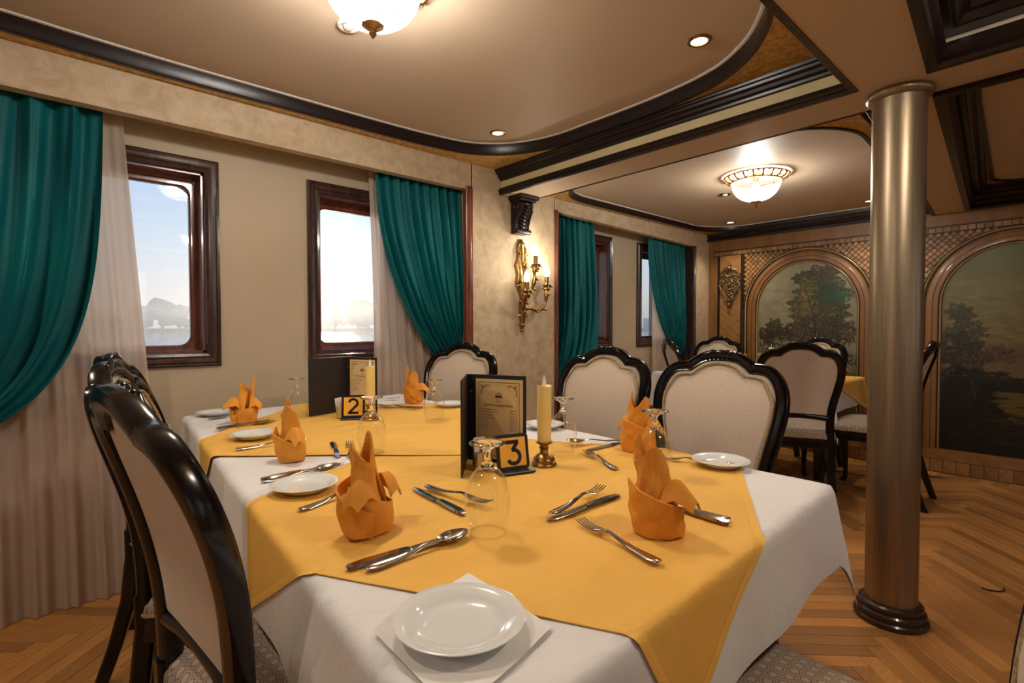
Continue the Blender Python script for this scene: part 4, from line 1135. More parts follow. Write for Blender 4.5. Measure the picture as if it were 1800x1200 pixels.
    # front cabriole legs
    for s in (-1, 1):
        mb = MB()
        pts = [(s*0.208, 0.205, 0.40), (s*0.222, 0.220, 0.34), (s*0.224, 0.224, 0.27), (s*0.212, 0.214, 0.18), (s*0.204, 0.206, 0.09), (s*0.210, 0.212, 0.035), (s*0.222, 0.224, 0.012)]
        Pc = catmull(pts, 4)
        rr_ = [0.036, 0.033, 0.026, 0.019, 0.015, 0.016, 0.020]
        rad = [lerp(rr_[min(i//4, 6)], rr_[min(i//4+1, 6)], (i % 4)/4) for i in range(len(Pc))]
        mb.tube(Pc, rad, 10); mb.ball((s*0.226, 0.228, 0.014), (0.022, 0.022, 0.014), 8)
        mb.build('leg', M['chairwood'], t, 50)
    # rear sabre legs carry on from the back posts
    for s in (-1, 1):
        rows = []
        for z, x, y, w_ in ((0.50, 0.178, -0.212, 0.019), (0.42, 0.180, -0.208, 0.021), (0.28, 0.182, -0.222, 0.021), (0.14, 0.186, -0.258, 0.020), (0.0, 0.190, -0.305, 0.019)):
            c_ = 0.006
            rows.append([(s*x+a*w_+(0), y+b*w_, z) for a, b in ((-1, -0.7), (-0.7, -1), (0.7, -1), (1, -0.7), (1, 0.7), (0.7, 1), (-0.7, 1), (-1, 0.7))])
        mb = MB(); mb.loft(rows); mb.build('leg', M['chairwood'], t, 30)
    return t
chair0 = make_chair()
CH = [  # x, y, turn, label, group
    (0.396, 1.035, -84, 'nearest dark chair at the left, its back to the camera and large in the picture', 'chairs at the near tables'),
    (0.425, 1.615, -108, 'middle one of the three dark chairs along the left side of the set table', 'chairs at the near tables'),
    (0.460, 2.130, -110, 'farthest dark chair on the left side of the set table, by the sheer curtain', 'chairs at the near tables'),
    (1.600, 0.883, 97, 'largest looking beige backed chair on the right of the set table, behind the white plate', 'chairs at the near tables'),
    (1.630, 1.465, 93, 'beige backed chair behind the lit ivory candle, middle of the right side', 'chairs at the near tables'),
    (1.550, 2.350, 110, 'beige backed chair in front of the second teal curtain', 'chairs at the near tables'),
    (0.870, 0.245, 2, 'chair at the near end of the table, only its patterned seat in view', 'chairs at the near tables'),
    (3.68, 1.285, -64, 'chair at the far table seen from behind, left of the column', 'chairs at the far table'),
    (3.91, 2.00, -135, 'chair at the far table seen edge on in front of the last teal curtain', 'chairs at the far table'),
    (4.60, 1.58, 75, 'chair against the left mural, mostly hidden by the chair seen from behind', 'chairs at the far table'),
    (4.62, 2.40, 90, 'chair in the far corner by the carved ornament, facing the camera', 'chairs at the far table'),
    (4.19, 0.95, 2, 'chair half hidden by the column at the end of the far table', 'chairs at the far table'),
    (2.02, -0.28, -100, 'chair at the right edge of the picture, only a sliver of its dark frame showing', 'chairs at the near tables'),
]
for i, (x, y, a, lb, gr) in enumerate(CH):
    o = chair0 if i == 0 else copy_tree(chair0)
    o.location = (x, y, 0); o.rotation_euler = (0, 0, R(a))
    tag(o, lb, 'chair', gr)

# ================================================================ TABLES AND CLOTHS
TZ = 0.752
class Quad:
    """table top whose corners are A (near left), B (near right), C (far right), D (far left)"""
    def __init__(s, A, B, C, D):
        s.A, s.B, s.C, s.D = A, B, C, D
        s.W = (math.dist(A, B)+math.dist(C, D))/2; s.L = (math.dist(A, D)+math.dist(B, C))/2
    def pt(s, p, q):
        u, v = p/s.W, q/s.L; a, b, c, d = (1-u)*(1-v), u*(1-v), u*v, (1-u)*v
        return (s.A[0]*a+s.B[0]*b+s.C[0]*c+s.D[0]*d, s.A[1]*a+s.B[1]*b+s.C[1]*c+s.D[1]*d)
    def inv(s, x, y):
        u = v = 0.5; A, B, C, D = s.A, s.B, s.C, s.D
        for _ in range(6):
            p = s.pt(u*s.W, v*s.L); rx, ry = p[0]-x, p[1]-y
            ux, uy = (B[0]-A[0])*(1-v)+(C[0]-D[0])*v, (B[1]-A[1])*(1-v)+(C[1]-D[1])*v
            vx, vy = (D[0]-A[0])*(1-u)+(C[0]-B[0])*u, (D[1]-A[1])*(1-u)+(C[1]-B[1])*u
            det = ux*vy-uy*vx
            u -= (rx*vy-ry*vx)/det; v -= (ux*ry-uy*rx)/det
        return u*s.W, v*s.L
def drape(T, p, q, lift=0.0, bulge=0.20, wav=0.010, wk=17.0, er=0.012, corner=1.0, seed=0.0):
    """hang a flat cloth point (p,q) over the edges of table T -> world point"""
    dx = -p if p < 0 else (p-T.W if p > T.W else 0.0); sx = -1 if p < 0 else 1
    dy = -q if q < 0 else (q-T.L if q > T.L else 0.0); sy = -1 if q < 0 else 1
    cp, cq = min(max(p, 0), T.W), min(max(q, 0), T.L)
    if dx == 0 and dy == 0:
        z = TZ+lift + 0.0012*math.sin(p*9+seed)*math.sin(q*7+seed*2) + 0.0010*math.sin(p*23+q*17+seed)
        xy = T.pt(p, q); return (xy[0], xy[1], z)
    r_ = math.hypot(dx, dy); a = math.atan2(dy, dx)
    arc = er*PI/2
    if r_ < arc: o = er*math.sin(r_/er); dr = er*(1-math.cos(r_/er))
    else: o = er; dr = er+(r_-arc)
    both = math.sin(2*a)
    along = cq if dx > dy else cp
    o2 = o + lift + 0.03*dr + wav*(0.5+0.5*math.sin(wk*along+seed*3+both*2))*min(dr/0.15, 1.0)
    fo = bulge*both*max(r_-arc, 0)
    dd = math.sqrt(max(dr*dr-fo*fo*0.8, 0))*(1+(corner-1)*both)
    px = cp + sx*(o2*math.cos(a)+fo*0.7071); py = cq + sy*(o2*math.sin(a)+fo*0.7071)
    xy = T.pt(px, py)
    return (xy[0], xy[1], TZ+lift-dd)
QN = Quad((0.272, 0.368), (1.432, 0.416), (1.492, 1.548), (0.368, 1.530))
QF = Quad((0.370, 1.536), (1.494, 1.556), (1.556, 2.700), (0.458, 2.665))
QA = Quad((0.272, 0.368), (1.432, 0.416), (1.556, 2.700), (0.458, 2.665))
QD = Quad((4.0, 1.15), (4.72, 1.15), (4.72, 2.55), (4.0, 2.55))
def table(T, label, group):
    c = T.pt(T.W/2, T.L/2)
    t = tag(empty('dining_table', (c[0], c[1], 0)), label, 'table', group)
    mb = MB(); ins = [(T.pt(a*T.W, b*T.L)[0]-c[0], T.pt(a*T.W, b*T.L)[1]-c[1]) for a, b in ((0.004, 0.004), (0.996, 0.004), (0.996, 0.996), (0.004, 0.996))]
    mb.poly([tuple(p) for p in ins], TZ-0.030, TZ-0.004); mb.build('table_top', M['mahogany'], t, 0)
    for a, b in ((0.40, 0.12), (0.87, 0.12), (0.87, 0.88), (0.40, 0.88)):
        p = T.pt(a*T.W, b*T.L); p = (p[0]-c[0], p[1]-c[1])
        mb = MB(); mb.loft([[(p[0]+i*w_, p[1]+j*w_, z) for i, j in ((-1,-1),(1,-1),(1,1),(-1,1))] for z, w_ in ((0, 0.022), (0.5, 0.028), (TZ-0.03, 0.030))])
        mb.build('leg', M['chairwood'], t, 0)
    return t
table(QN, 'near dining table under a white and a yellow cloth, closest to the camera', 'dining tables')
table(QF, 'second dining table pushed against the window wall behind the first', 'dining tables')
table(QD, 'far dining table left of the column, under a yellow cloth', 'dining tables')
def cloth(T, p0, p1, q0, q1, label, lift, seed, nu=90, nv=90):
    mb = MB(); mb.grid(lambda u, v: drape(T, lerp(p0, p1, u), lerp(q0, q1, v), lift, seed=seed, corner=1.16), nu, nv)
    return tag(mb.build('white_tablecloth', M['white'], None, 80), label, 'tablecloth', 'white tablecloths')
cloth(QA, -0.20, QA.W+0.20, -0.20, 1.40, 'white tablecloth on the nearest table, its corner hanging beside the column', 0.001, 0.3)
cloth(QA, -0.20, QA.W+0.20, 1.36, QA.L+0.15, 'white tablecloth on the second table under the windows', 0.0, 0.3)
cloth(QD, -0.30, QD.W+0.19, -0.20, QD.L+0.06, 'white tablecloth on the far table left of the column', 0.0, 2.3, 60, 80)
def overlay(T, c0, e1, side, label, lift, seed, n=110, hang=1.0):
    e1 = np.array(e1, float)/np.linalg.norm(e1); e2 = np.array((-e1[1], e1[0]))
    t = empty('yellow_overlay')
    t.location = (0, 0, 0)
    tag(t, label, 'tablecloth', 'yellow table overlays')
    def fn(u, v):
        w_ = np.array(c0) + e1*side*u + e2*side*v
        p, q = T.inv(w_[0], w_[1])
        return drape(T, p, q, lift + 0.0006*math.sin(13*u+5*v+seed), seed=seed, corner=1.16)
    mb = MB(); mb.grid(fn, n, n); mb.build('cloth', M['yellow'], t, 80)
    # stitched hem: doubled edge standing a little proud
    mb = MB(); hw = 0.016
    for k in range(4):
        rows = []
        for i in range(n+1):
            s = i/n
            row = []
            for d, up_ in ((0.0, 0.0), (0.0, 0.0016), (hw*0.85, 0.0018), (hw, 0.0005)):
                x = {0: (s, d/side), 1: (1-d/side, s), 2: (1-s, 1-d/side), 3: (d/side, 1-s)}[k]
                p = fn(*x)
                w_ = np.array(c0) + e1*side*x[0] + e2*side*x[1]; pp, qq = T.inv(w_[0], w_[1])
                onx = int(pp < 0) - int(pp > T.W); ony = int(qq < 0) - int(qq > T.L)
                row.append((p[0]-onx*up_, p[1]-ony*up_, p[2]+(up_ if onx == 0 and ony == 0 else 0)))
            rows.append(row)
        mb.loft(rows, False, False)
    mb.build('hem', M['yellow'], t, 60)
    return t
overlay(QA, (0.133, 1.13), (0.472, -0.882), 1.05, 'yellow cloth laid cornerwise on the nearest table', 0.0030, 0.3)
overlay(QA, (0.245, 1.865), (0.744, -0.668), 1.05, 'yellow cloth laid cornerwise on the second table under the windows', 0.0055, 0.3)
overlay(QD, (3.74, 1.22), (0.95, -0.31), 1.05, 'yellow cloth laid cornerwise on the far table left of the column', 0.005, 2.3, 70)
TT = TZ + 0.0050     # top of white + yellow cloth
TO = TZ + 0.0078     # over the second yellow cloth

# ================================================================ TABLEWARE
def plate_mesh(r0):
    mb = MB()
    prof = [(0.001, 0.003), (0.052, 0.003), (0.056, 0.0), (0.060, 0.001), (0.062, 0.004), (0.078, 0.012), (0.0955, 0.0175), (0.0965, 0.0190), (0.0950, 0.0198), (0.082, 0.0165), (0.068, 0.0105), (0.062, 0.0068), (0.045, 0.0058), (0.001, 0.0055)]
    mb.lathe([(a*r0/0.0965, b) for a, b in prof], 64)
    return mb.mesh('side_plate', M['china'], 60)
pl_me = plate_mesh(0.083)
for x, y, z, r_, lb in ((0.383, 0.522, TZ+0.0075, 1.0, 'large looking white plate on a paper napkin at the near end of the table'),
                 (0.453, 1.236, TT, 0.93, 'white plate left of the nearest orange napkin, above the left chair'),
                 (0.537, 1.935, TO, 0.93, 'white plate beside the third napkin on the left side'),
                 (0.560, 2.590, TZ+0.002, 0.93, 'white plate at the far left corner of the table, mostly hidden by a napkin'),
                 (1.393, 0.672, TT, 0.93, 'white plate at the right edge of the table, in front of the largest chair'),
                 (1.420, 1.385, TT, 0.93, 'white plate behind the ivory candle of the near table'),
                 (1.462, 2.06, TO, 0.93, 'white plate on the second table, in front of the chair by the curtain'),
                 (4.20, 1.33, TT, 0.95, 'white plate on the far table left of the column'),
                 (4.58, 2.08, TT, 0.95, 'white plate on the far table, near the corner chair')):
    o = link('side_plate', pl_me); o.location = (x, y, z); o.scale = (r_, r_, r_)
    tag(o, lb, 'plate', 'white side plates')
# paper napkin under the near plate
def pn(u, v):
    a = (u-v)*0.150; b = (u+v-1)*0.112
    x, y = 0.388+a*0.64+b*0.77, 0.520+a*0.77-b*0.64
    p, q = QA.inv(x, y)
    d = drape(QA, p, q, 0.0060, seed=0.3)
    return (d[0], d[1], d[2] + 0.0008*math.sin(u*9)*math.sin(v*8))
mb = MB(); mb.grid(pn, 40, 40); tag(mb.build('paper_napkin', M['paper'], None, 60), 'square white paper napkin under the near plate', 'paper napkin')

# --- folded cloth napkins
def napkin_mesh(seed):
    rng = random.Random(seed); mb = MB()
    j = lambda a: rng.uniform(-a, a)
    th = 0.0018
    def sheet(fn, nu=26, nv=16):
        # double sided sheet with thickness
        G = [[Vector(fn(i/nu, k/nv)) for i in range(nu+1)] for k in range(nv+1)]
        def nrm_(i, k):
            a = G[k][min(i+1, nu)]-G[k][max(i-1, 0)]; b = G[min(k+1, nv)][i]-G[max(k-1, 0)][i]
            n = a.cross(b); return n.normalized() if n.length > 1e-9 else Vector((0, 0, 1))
        v = [tuple(G[k][i]+nrm_(i, k)*th) for k in range(nv+1) for i in range(nu+1)] + [tuple(G[k][i]-nrm_(i, k)*th) for k in range(nv+1) for i in range(nu+1)]
        o = (nu+1)*(nv+1); f = []
        for k in range(nv):
            for i in range(nu):
                a = k*(nu+1)+i
                f.append((a, a+1, a+nu+2, a+nu+1)); f.append((o+a, o+a+nu+1, o+a+nu+2, o+a+1))
        for i in range(nu):
            f.append((i, o+i, o+i+1, i+1)); a = nv*(nu+1)+i; f.append((a, a+1, o+a+1, o+a))
        for k in range(nv):
            a = k*(nu+1); f.append((a, a+nu+1, o+a+nu+1, o+a)); a += nu; f.append((a, o+a, o+a+nu+1, a+nu+1))
        mb.add(v, f)
    H1 = 0.182+j(0.006); H2 = 0.158+j(0.008)
    wob = lambda a, z: 0.0022*math.sin(3*a+seed*2+z*60) + 0.0014*math.sin(7*a-z*90+seed)
    # rolled base, spiralling round with a slanting top edge
    def band(u, v):
        a = u*2.45*PI - 0.5
        top = 0.070 + 0.014*math.sin(a+1.2+seed) - 0.026*u
        z = v*top
        r_ = (0.036+0.009*u)*(0.94+0.16*math.sin(v*PI*0.8)) + wob(a, z)
        return (r_*math.cos(a)*1.08, r_*math.sin(a)*0.94, z+0.0015)
    sheet(band, 56, 12)
    # standing hood: one tall thin tip and one broad one, open between them
    def hood(u, v):
        a = 2.2 + u*1.80*PI
        top = 0.122 + (H1-0.122)*math.exp(-((u-0.20)/0.085)**2) + (H2-0.122)*math.exp(-((u-0.66)/0.21)**2)
        z = 0.02 + (top-0.02)*v
        r_ = lerp(0.037, 0.0235, smooth01(v)) + 0.005*math.sin(2*a)*v + wob(a, z)
        lean_ = 0.012*v*v*math.sin(seed*1.7)
        return (r_*math.cos(a)+lean_, r_*math.sin(a)*0.88-0.006*v*v, z)
    sheet(hood, 48, 18)
    # pointed cuff wrapped slantwise across the front
    def cuff(u, v):
        a = -2.1 + u*2.7
        r_ = 0.0465+0.004*math.sin(u*PI)+0.003*v + wob(a, v*0.05)
        z0, z1 = lerp(0.058, 0.003, smooth01(u)), lerp(0.098, 0.052, u)
        return (r_*math.cos(a)*1.05, r_*math.sin(a)*0.96, lerp(z0, z1, v))
    sheet(cuff, 30, 8)
    # turned-down wings at the sides
    for sgn, a0, ln, zt in ((1, 0.25, (0.056, 0.044, 0.070)[seed % 3]+j(0.005), 0.100), (-1, 2.85, 0.040+j(0.006), 0.096)):
        ca, sa = math.cos(a0), math.sin(a0)
        def wing(u, v, ca=ca, sa=sa, ln=ln, zt=zt):
            t_ = (v-0.5)*2; wd = lerp(0.030, 0.012, u**1.3)
            off = 0.026+u*ln; y_ = t_*wd
            z = zt + 0.006*math.sin(u*PI) - 0.030*u*u - abs(t_)**1.6*lerp(0.040, 0.014, u)
            return (off*ca - y_*sa, off*sa + y_*ca, z+0.002*math.sin(9*u+3*v+seed))
        sheet(wing, 18, 14)
    return mb.mesh('folded_napkin', M['orange'], 70)
nk = [napkin_mesh(s) for s in (1, 2, 3)]
for x, y, z, a, s, k, lb in ((0.452, 0.905, TT, 205, 1.05, 0, 'folded orange napkin nearest the camera on the left, between a plate and a glass'),
                       (0.535, 1.555, TZ+0.004, 250, 0.97, 1, 'folded orange napkin second on the left side, beside the spoon on white cloth'),
                       (0.605, 2.290, TO, 160, 0.98, 2, 'folded orange napkin farthest on the left, in front of the blank wall'),
                       (0.850, 0.535, TT, 255, 1.02, 2, 'folded orange napkin nearest the camera on the right, with a wide drooping wing'),
                       (1.370, 0.930, TT, 285, 1.05, 0, 'folded orange napkin behind an upturned glass, before the largest chair'),
                       (1.390, 2.285, TO, 285, 1.00, 1, 'folded orange napkin on the second table in front of the teal curtain'),
                       (4.26, 1.215, TT, 300, 1.08, 1, 'folded orange napkin on the far table beside the column'),
                       (4.52, 2.18, TT, 40, 1.05, 2, 'folded orange napkin peeking over the largest chair, left of two'),
                       (4.48, 1.97, TT, 250, 1.0, 0, 'folded orange napkin peeking over the largest chair, right of two')):
    o = link('folded_napkin', nk[k]); o.location = (x, y, z); o.rotation_euler = (0, 0, R(a)); o.scale = (s, s, s)
    tag(o, lb, 'napkin', 'folded orange napkins')

# --- upturned wine glasses
def make_glass():
    t = empty('wine_glass')
    o_ = [(0.0335, 0.0), (0.0372, 0.016), (0.0420, 0.042), (0.0435, 0.062), (0.0410, 0.082), (0.0330, 0.104), (0.0220, 0.118), (0.0110, 0.127)]
    mb = MB(); mb.loft([[(r_*math.cos(2*PI*j/48), r_*math.sin(2*PI*j/48), z) for j in range(48)] for r_, z in o_], True, False)
    mb.build('bowl', M['bowl'], t, 80)
    mb = MB(); mb.tube([(0.0335*math.cos(2*PI*j/48), 0.0335*math.sin(2*PI*j/48), 0.0007) for j in range(49)], 0.0007, 5, caps=False); mb.build('rim', M['glass'], t, 80)
    mb = MB(); mb.lathe([(0.001, 0.119), (0.012, 0.122), (0.0135, 0.126), (0.0095, 0.132), (0.0065, 0.138), (0.0060, 0.146), (0.0075, 0.154), (0.013, 0.1600), (0.024, 0.1640), (0.0335, 0.1665), (0.0345, 0.1685), (0.0335, 0.1700), (0.020, 0.1705), (0.001, 0.1710)], 48)
    mb.build('stem_and_foot', M['glass'], t, 60)
    return t
g0 = make_glass()
for i, (x, y, z, lb) in enumerate(((0.612, 0.745, TT, 'upturned wine glass nearest the camera, in front of the table number 3'),
                           (0.742, 1.462, TO, 'upturned wine glass behind the nearest orange napkin'),
                           (1.166, 0.738, TT, 'upturned wine glass between the two orange napkins on the right'),
                           (1.168, 1.060, TT, 'upturned wine glass right behind the near ivory candle'),
                           (0.790, 2.225, TO, 'upturned wine glass left of the black menu on the second table'),
                           (1.175, 1.770, TO, 'upturned wine glass on the second table, before the chair by the curtain'),
                           (4.40, 1.80, TT, 'upturned wine glass on the far table, seen over the largest chair'))):
    o = g0 if i == 0 else copy_tree(g0)
    o.location = (x, y, z); tag(o, lb, 'wine glass', 'upturned wine glasses')

# --- cutlery: local x runs from the handle end to the tip
def strip_loft(mb, st, nz=0.0008):
    rows = []
    for x, w_, z, th in st:
        rows.append([(x, -w_, z), (x, -w_*0.75, z+th), (x, w_*0.75, z+th), (x, w_, z), (x, w_*0.7, z-th*0.3), (x, -w_*0.7, z-th*0.3)])
    mb.loft(rows)
def handle(L_):
    return [(0.0, 0.004, 0.004, 0.0016), (0.004, 0.0085, 0.0035, 0.002), (0.02, 0.0105, 0.002, 0.0024), (0.06, 0.0075, 0.0018, 0.0024), (0.095, 0.0042, 0.006, 0.0024), (0.115, 0.0036, 0.009, 0.0024)]
def fork_mesh():
    mb = MB(); strip_loft(mb, handle(0) + [(0.128, 0.0055, 0.0085, 0.0018), (0.138, 0.0105, 0.006, 0.0015), (0.150, 0.0125, 0.004, 0.0013)])
    for k in range(4):
        y = (k-1.5)*0.0064
        rows = []
        for x, z, w_ in ((0.148, 0.0042, 0.0022), (0.165, 0.0030, 0.0021), (0.185, 0.0040, 0.0018), (0.200, 0.0075, 0.0008)):
            rows.append([(x, y-w_, z), (x, y, z+0.0014), (x, y+w_, z), (x, y, z-0.0008)])
        mb.loft(rows)
    return mb.mesh('fork', M['steel'], 50)
def spoon_mesh():
    mb = MB(); strip_loft(mb, handle(0) + [(0.128, 0.0045, 0.0085, 0.0018), (0.136, 0.006, 0.0075, 0.0014)])
    nu, nv = 18, 16
    def bowl(u, v, off):
        x = 0.132+u*0.062; wd = 0.0205*math.sin(PI*min(max(u*0.94+0.04, 0), 1))**0.62*(0.86+0.14*u)
        y = (v-0.5)*2*wd
        rim = 0.0085+0.002*u
        z = rim-0.0095*math.sin(PI*u)**0.7*(1-((v-0.5)*2)**2)
        return (x, y, max(z, 0.0004)+off)
    mb.grid(lambda u, v: bowl(u, v, 0.0009), nu, nv); mb.grid(lambda u, v: bowl(u, v, 0.0), nu, nv)
    return mb.mesh('spoon', M['steel'], 70)
def knife_mesh():
    mb = MB(); strip_loft(mb, [(0.0, 0.004, 0.003, 0.002), (0.004, 0.0082, 0.0022, 0.004), (0.03, 0.0092, 0.0022, 0.0052), (0.075, 0.0080, 0.0022, 0.0050), (0.096, 0.0066, 0.0022, 0.0046), (0.104, 0.0074, 0.0022, 0.0034), (0.112, 0.0088, 0.0022, 0.0018), (0.150, 0.0100, 0.0020, 0.0014), (0.190, 0.0098, 0.0018, 0.0012), (0.208, 0.0070, 0.0018, 0.0010), (0.216, 0.0015, 0.0018, 0.0006)])
    return mb.mesh('knife', M['steel'], 40)
CM = {'fork': fork_mesh(), 'spoon': spoon_mesh(), 'knife': knife_mesh()}
CUT = [('knife', .348, .775, .581, .766, TT, 0, 'knife beside the spoon in the near left of the yellow cloth'),
       ('spoon', .368, .748, .569, .758, TT, 0, 'spoon lying beside a knife in the near left of the yellow cloth'),
       ('fork', .732, .452, .783, .690, TT, 0, 'single fork in the right foreground, tines away from the camera'),
       ('fork', .752, .715, .985, .752, TT, .004, 'fork laid across a knife in the middle of the near yellow cloth'),
       ('knife', .960, .700, .745, .706, TT, 0, 'knife under the crossed fork in the middle of the near yellow cloth'),
       ('knife', .630, .838, .648, 1.050, TT, 0, 'knife left of the nearest wine glass, pointing away'),
       ('fork', .668, 1.045, .690, .868, TT, .004, 'fork resting on the knife left of the nearest wine glass'),
       ('knife', .978, .452, .985, .670, TT, 0, 'knife whose handle shows right of the near right napkin'),
       ('spoon', 1.000, .462, 1.000, .672, TT, 0, 'spoon whose handle shows right of the near right napkin'),
       ('fork', 1.425, .648, 1.335, .800, TT, 0, 'fork beside the plate in front of the largest chair'),
       ('spoon', 1.440, 1.030, 1.290, 1.105, TT, .003, 'spoon on the yellow cloth before the middle chair on the right'),
       ('knife', 1.470, 1.015, 1.260, 1.030, TT, 0, 'knife beside the spoon before the middle chair on the right'),
       ('fork', 1.135, .835, 1.222, 1.000, TT, 0, 'fork left of the glass on the right side'),
       ('spoon', .395, 1.368, .596, 1.384, TZ+.002, 0, 'spoon on the white cloth above the left plate'),
       ('knife', .400, 1.390, .612, 1.408, TZ+.002, 0, 'knife on the white cloth behind the spoon at the left'),
       ('knife', .640, 1.475, .690, 1.620, TZ+.004, 0, 'bright knife lying beside the second napkin on the left'),
       ('fork', .665, 1.440, .735, 1.600, TZ+.006, 0, 'fork beside the bright knife near the second napkin on the left'),
       ('fork', .388, 1.092, .560, 1.155, TT, 0, 'fork half hidden by the nearest orange napkin'),
       ('spoon', .470, 2.165, .682, 2.200, TO, 0, 'spoon in front of the farthest left napkin'),
       ('knife', .478, 2.190, .690, 2.222, TO, 0, 'knife in front of the farthest left napkin'),
       ('fork', .438, 1.772, .620, 1.762, TO, 0, 'fork half hidden by the second left napkin'),
       ('fork', .505, 2.47, .690, 2.50, TZ+.002, 0, 'fork by the plate in the far left corner of the table'),
       ('knife', 1.33, 2.10, 1.20, 2.27, TO, 0, 'knife on the second table below the curtain napkin'),
       ('fork', 1.30, 2.08, 1.19, 2.24, TO, .003, 'fork lying on the knife below the curtain napkin'),
       ('fork', 1.42, 2.47, 1.26, 2.50, TO, 0, 'fork at the far end of the second table by the curtain')]
for kind, x0, y0, x1, y1, z, dz, lb in CUT:
    o = link(kind, CM[kind]); a = math.atan2(y1-y0, x1-x0)
    o.location = (x0, y0, z+dz+0.0005); o.rotation_euler = (0, -0.02 if dz else 0, a); o.scale = (1.06, 1.06, 1.06)
    tag(o, lb, kind, 'steel ' + kind + 's on the tables')

# --- candles
def make_candle():
    t = empty('candlestick')
    mb = MB(); mb.lathe([(0.001, 0), (0.034, 0), (0.0355, 0.003), (0.033, 0.007), (0.029, 0.010), (0.029, 0.013), (0.031, 0.016), (0.027, 0.022), (0.018, 0.029), (0.012, 0.034), (0.0115, 0.044), (0.015, 0.048), (0.012, 0.051), (0.013, 0.056), (0.021, 0.060), (0.0235, 0.063), (0.0235, 0.066), (0.001, 0.066)], 32)
    mb.build('brass_holder', M['brass'], t, 40)
    mb = MB(); n = 20; rows = []
    for r_, z in ((0.0185, 0.064), (0.0195, 0.07), (0.0200, 0.12), (0.0200, 0.20), (0.0205, 0.218)):
        rows.append([(r_*(1+0.02*math.sin(3*2*PI*j/n+z*40))*math.cos(2*PI*j/n), r_*math.sin(2*PI*j/n), z) for j in range(n)])
    rows.append([(0.0205*math.cos(2*PI*j/n), 0.0205*math.sin(2*PI*j/n), 0.2215+0.002*math.sin(2*2*PI*j/n)) for j in range(n)])
    rows.append([(0.015*math.cos(2*PI*j/n), 0.015*math.sin(2*PI*j/n), 0.2205) for j in range(n)])
    rows.append([(0.001*math.cos(2*PI*j/n), 0.001*math.sin(2*PI*j/n), 0.217) for j in range(n)])
    mb.loft(rows); mb.build('candle', M['wax'], t, 50)
    mb = MB(); mb.lathe([(0.002, 0.216), (0.0045, 0.222), (0.0058, 0.229), (0.0048, 0.238), (0.0022, 0.247), (0.0005, 0.252)], 12, Matrix.Diagonal((1, 0.45, 1, 1))); mb.build('flame_tip', M['flame'], t, 60)
    return t
c0 = make_candle()
for i, (x, y, z, a, lb) in enumerate(((1.036, 1.010, TT, -40, 'ivory candle in a brass holder beside the open menu, nearer one'),
                              (1.002, 1.985, TO, -40, 'ivory candle in a brass holder in front of the menu on the second table'),
                              (4.36, 1.69, TT, 20, 'ivory candle on the far table, its tip over the chair seen from behind'))):
    o = c0 if i == 0 else copy_tree(c0)
    o.location = (x, y, z); o.rotation_euler = (0, 0, R(a)); tag(o, lb, 'candle', 'ivory candles in brass holders')

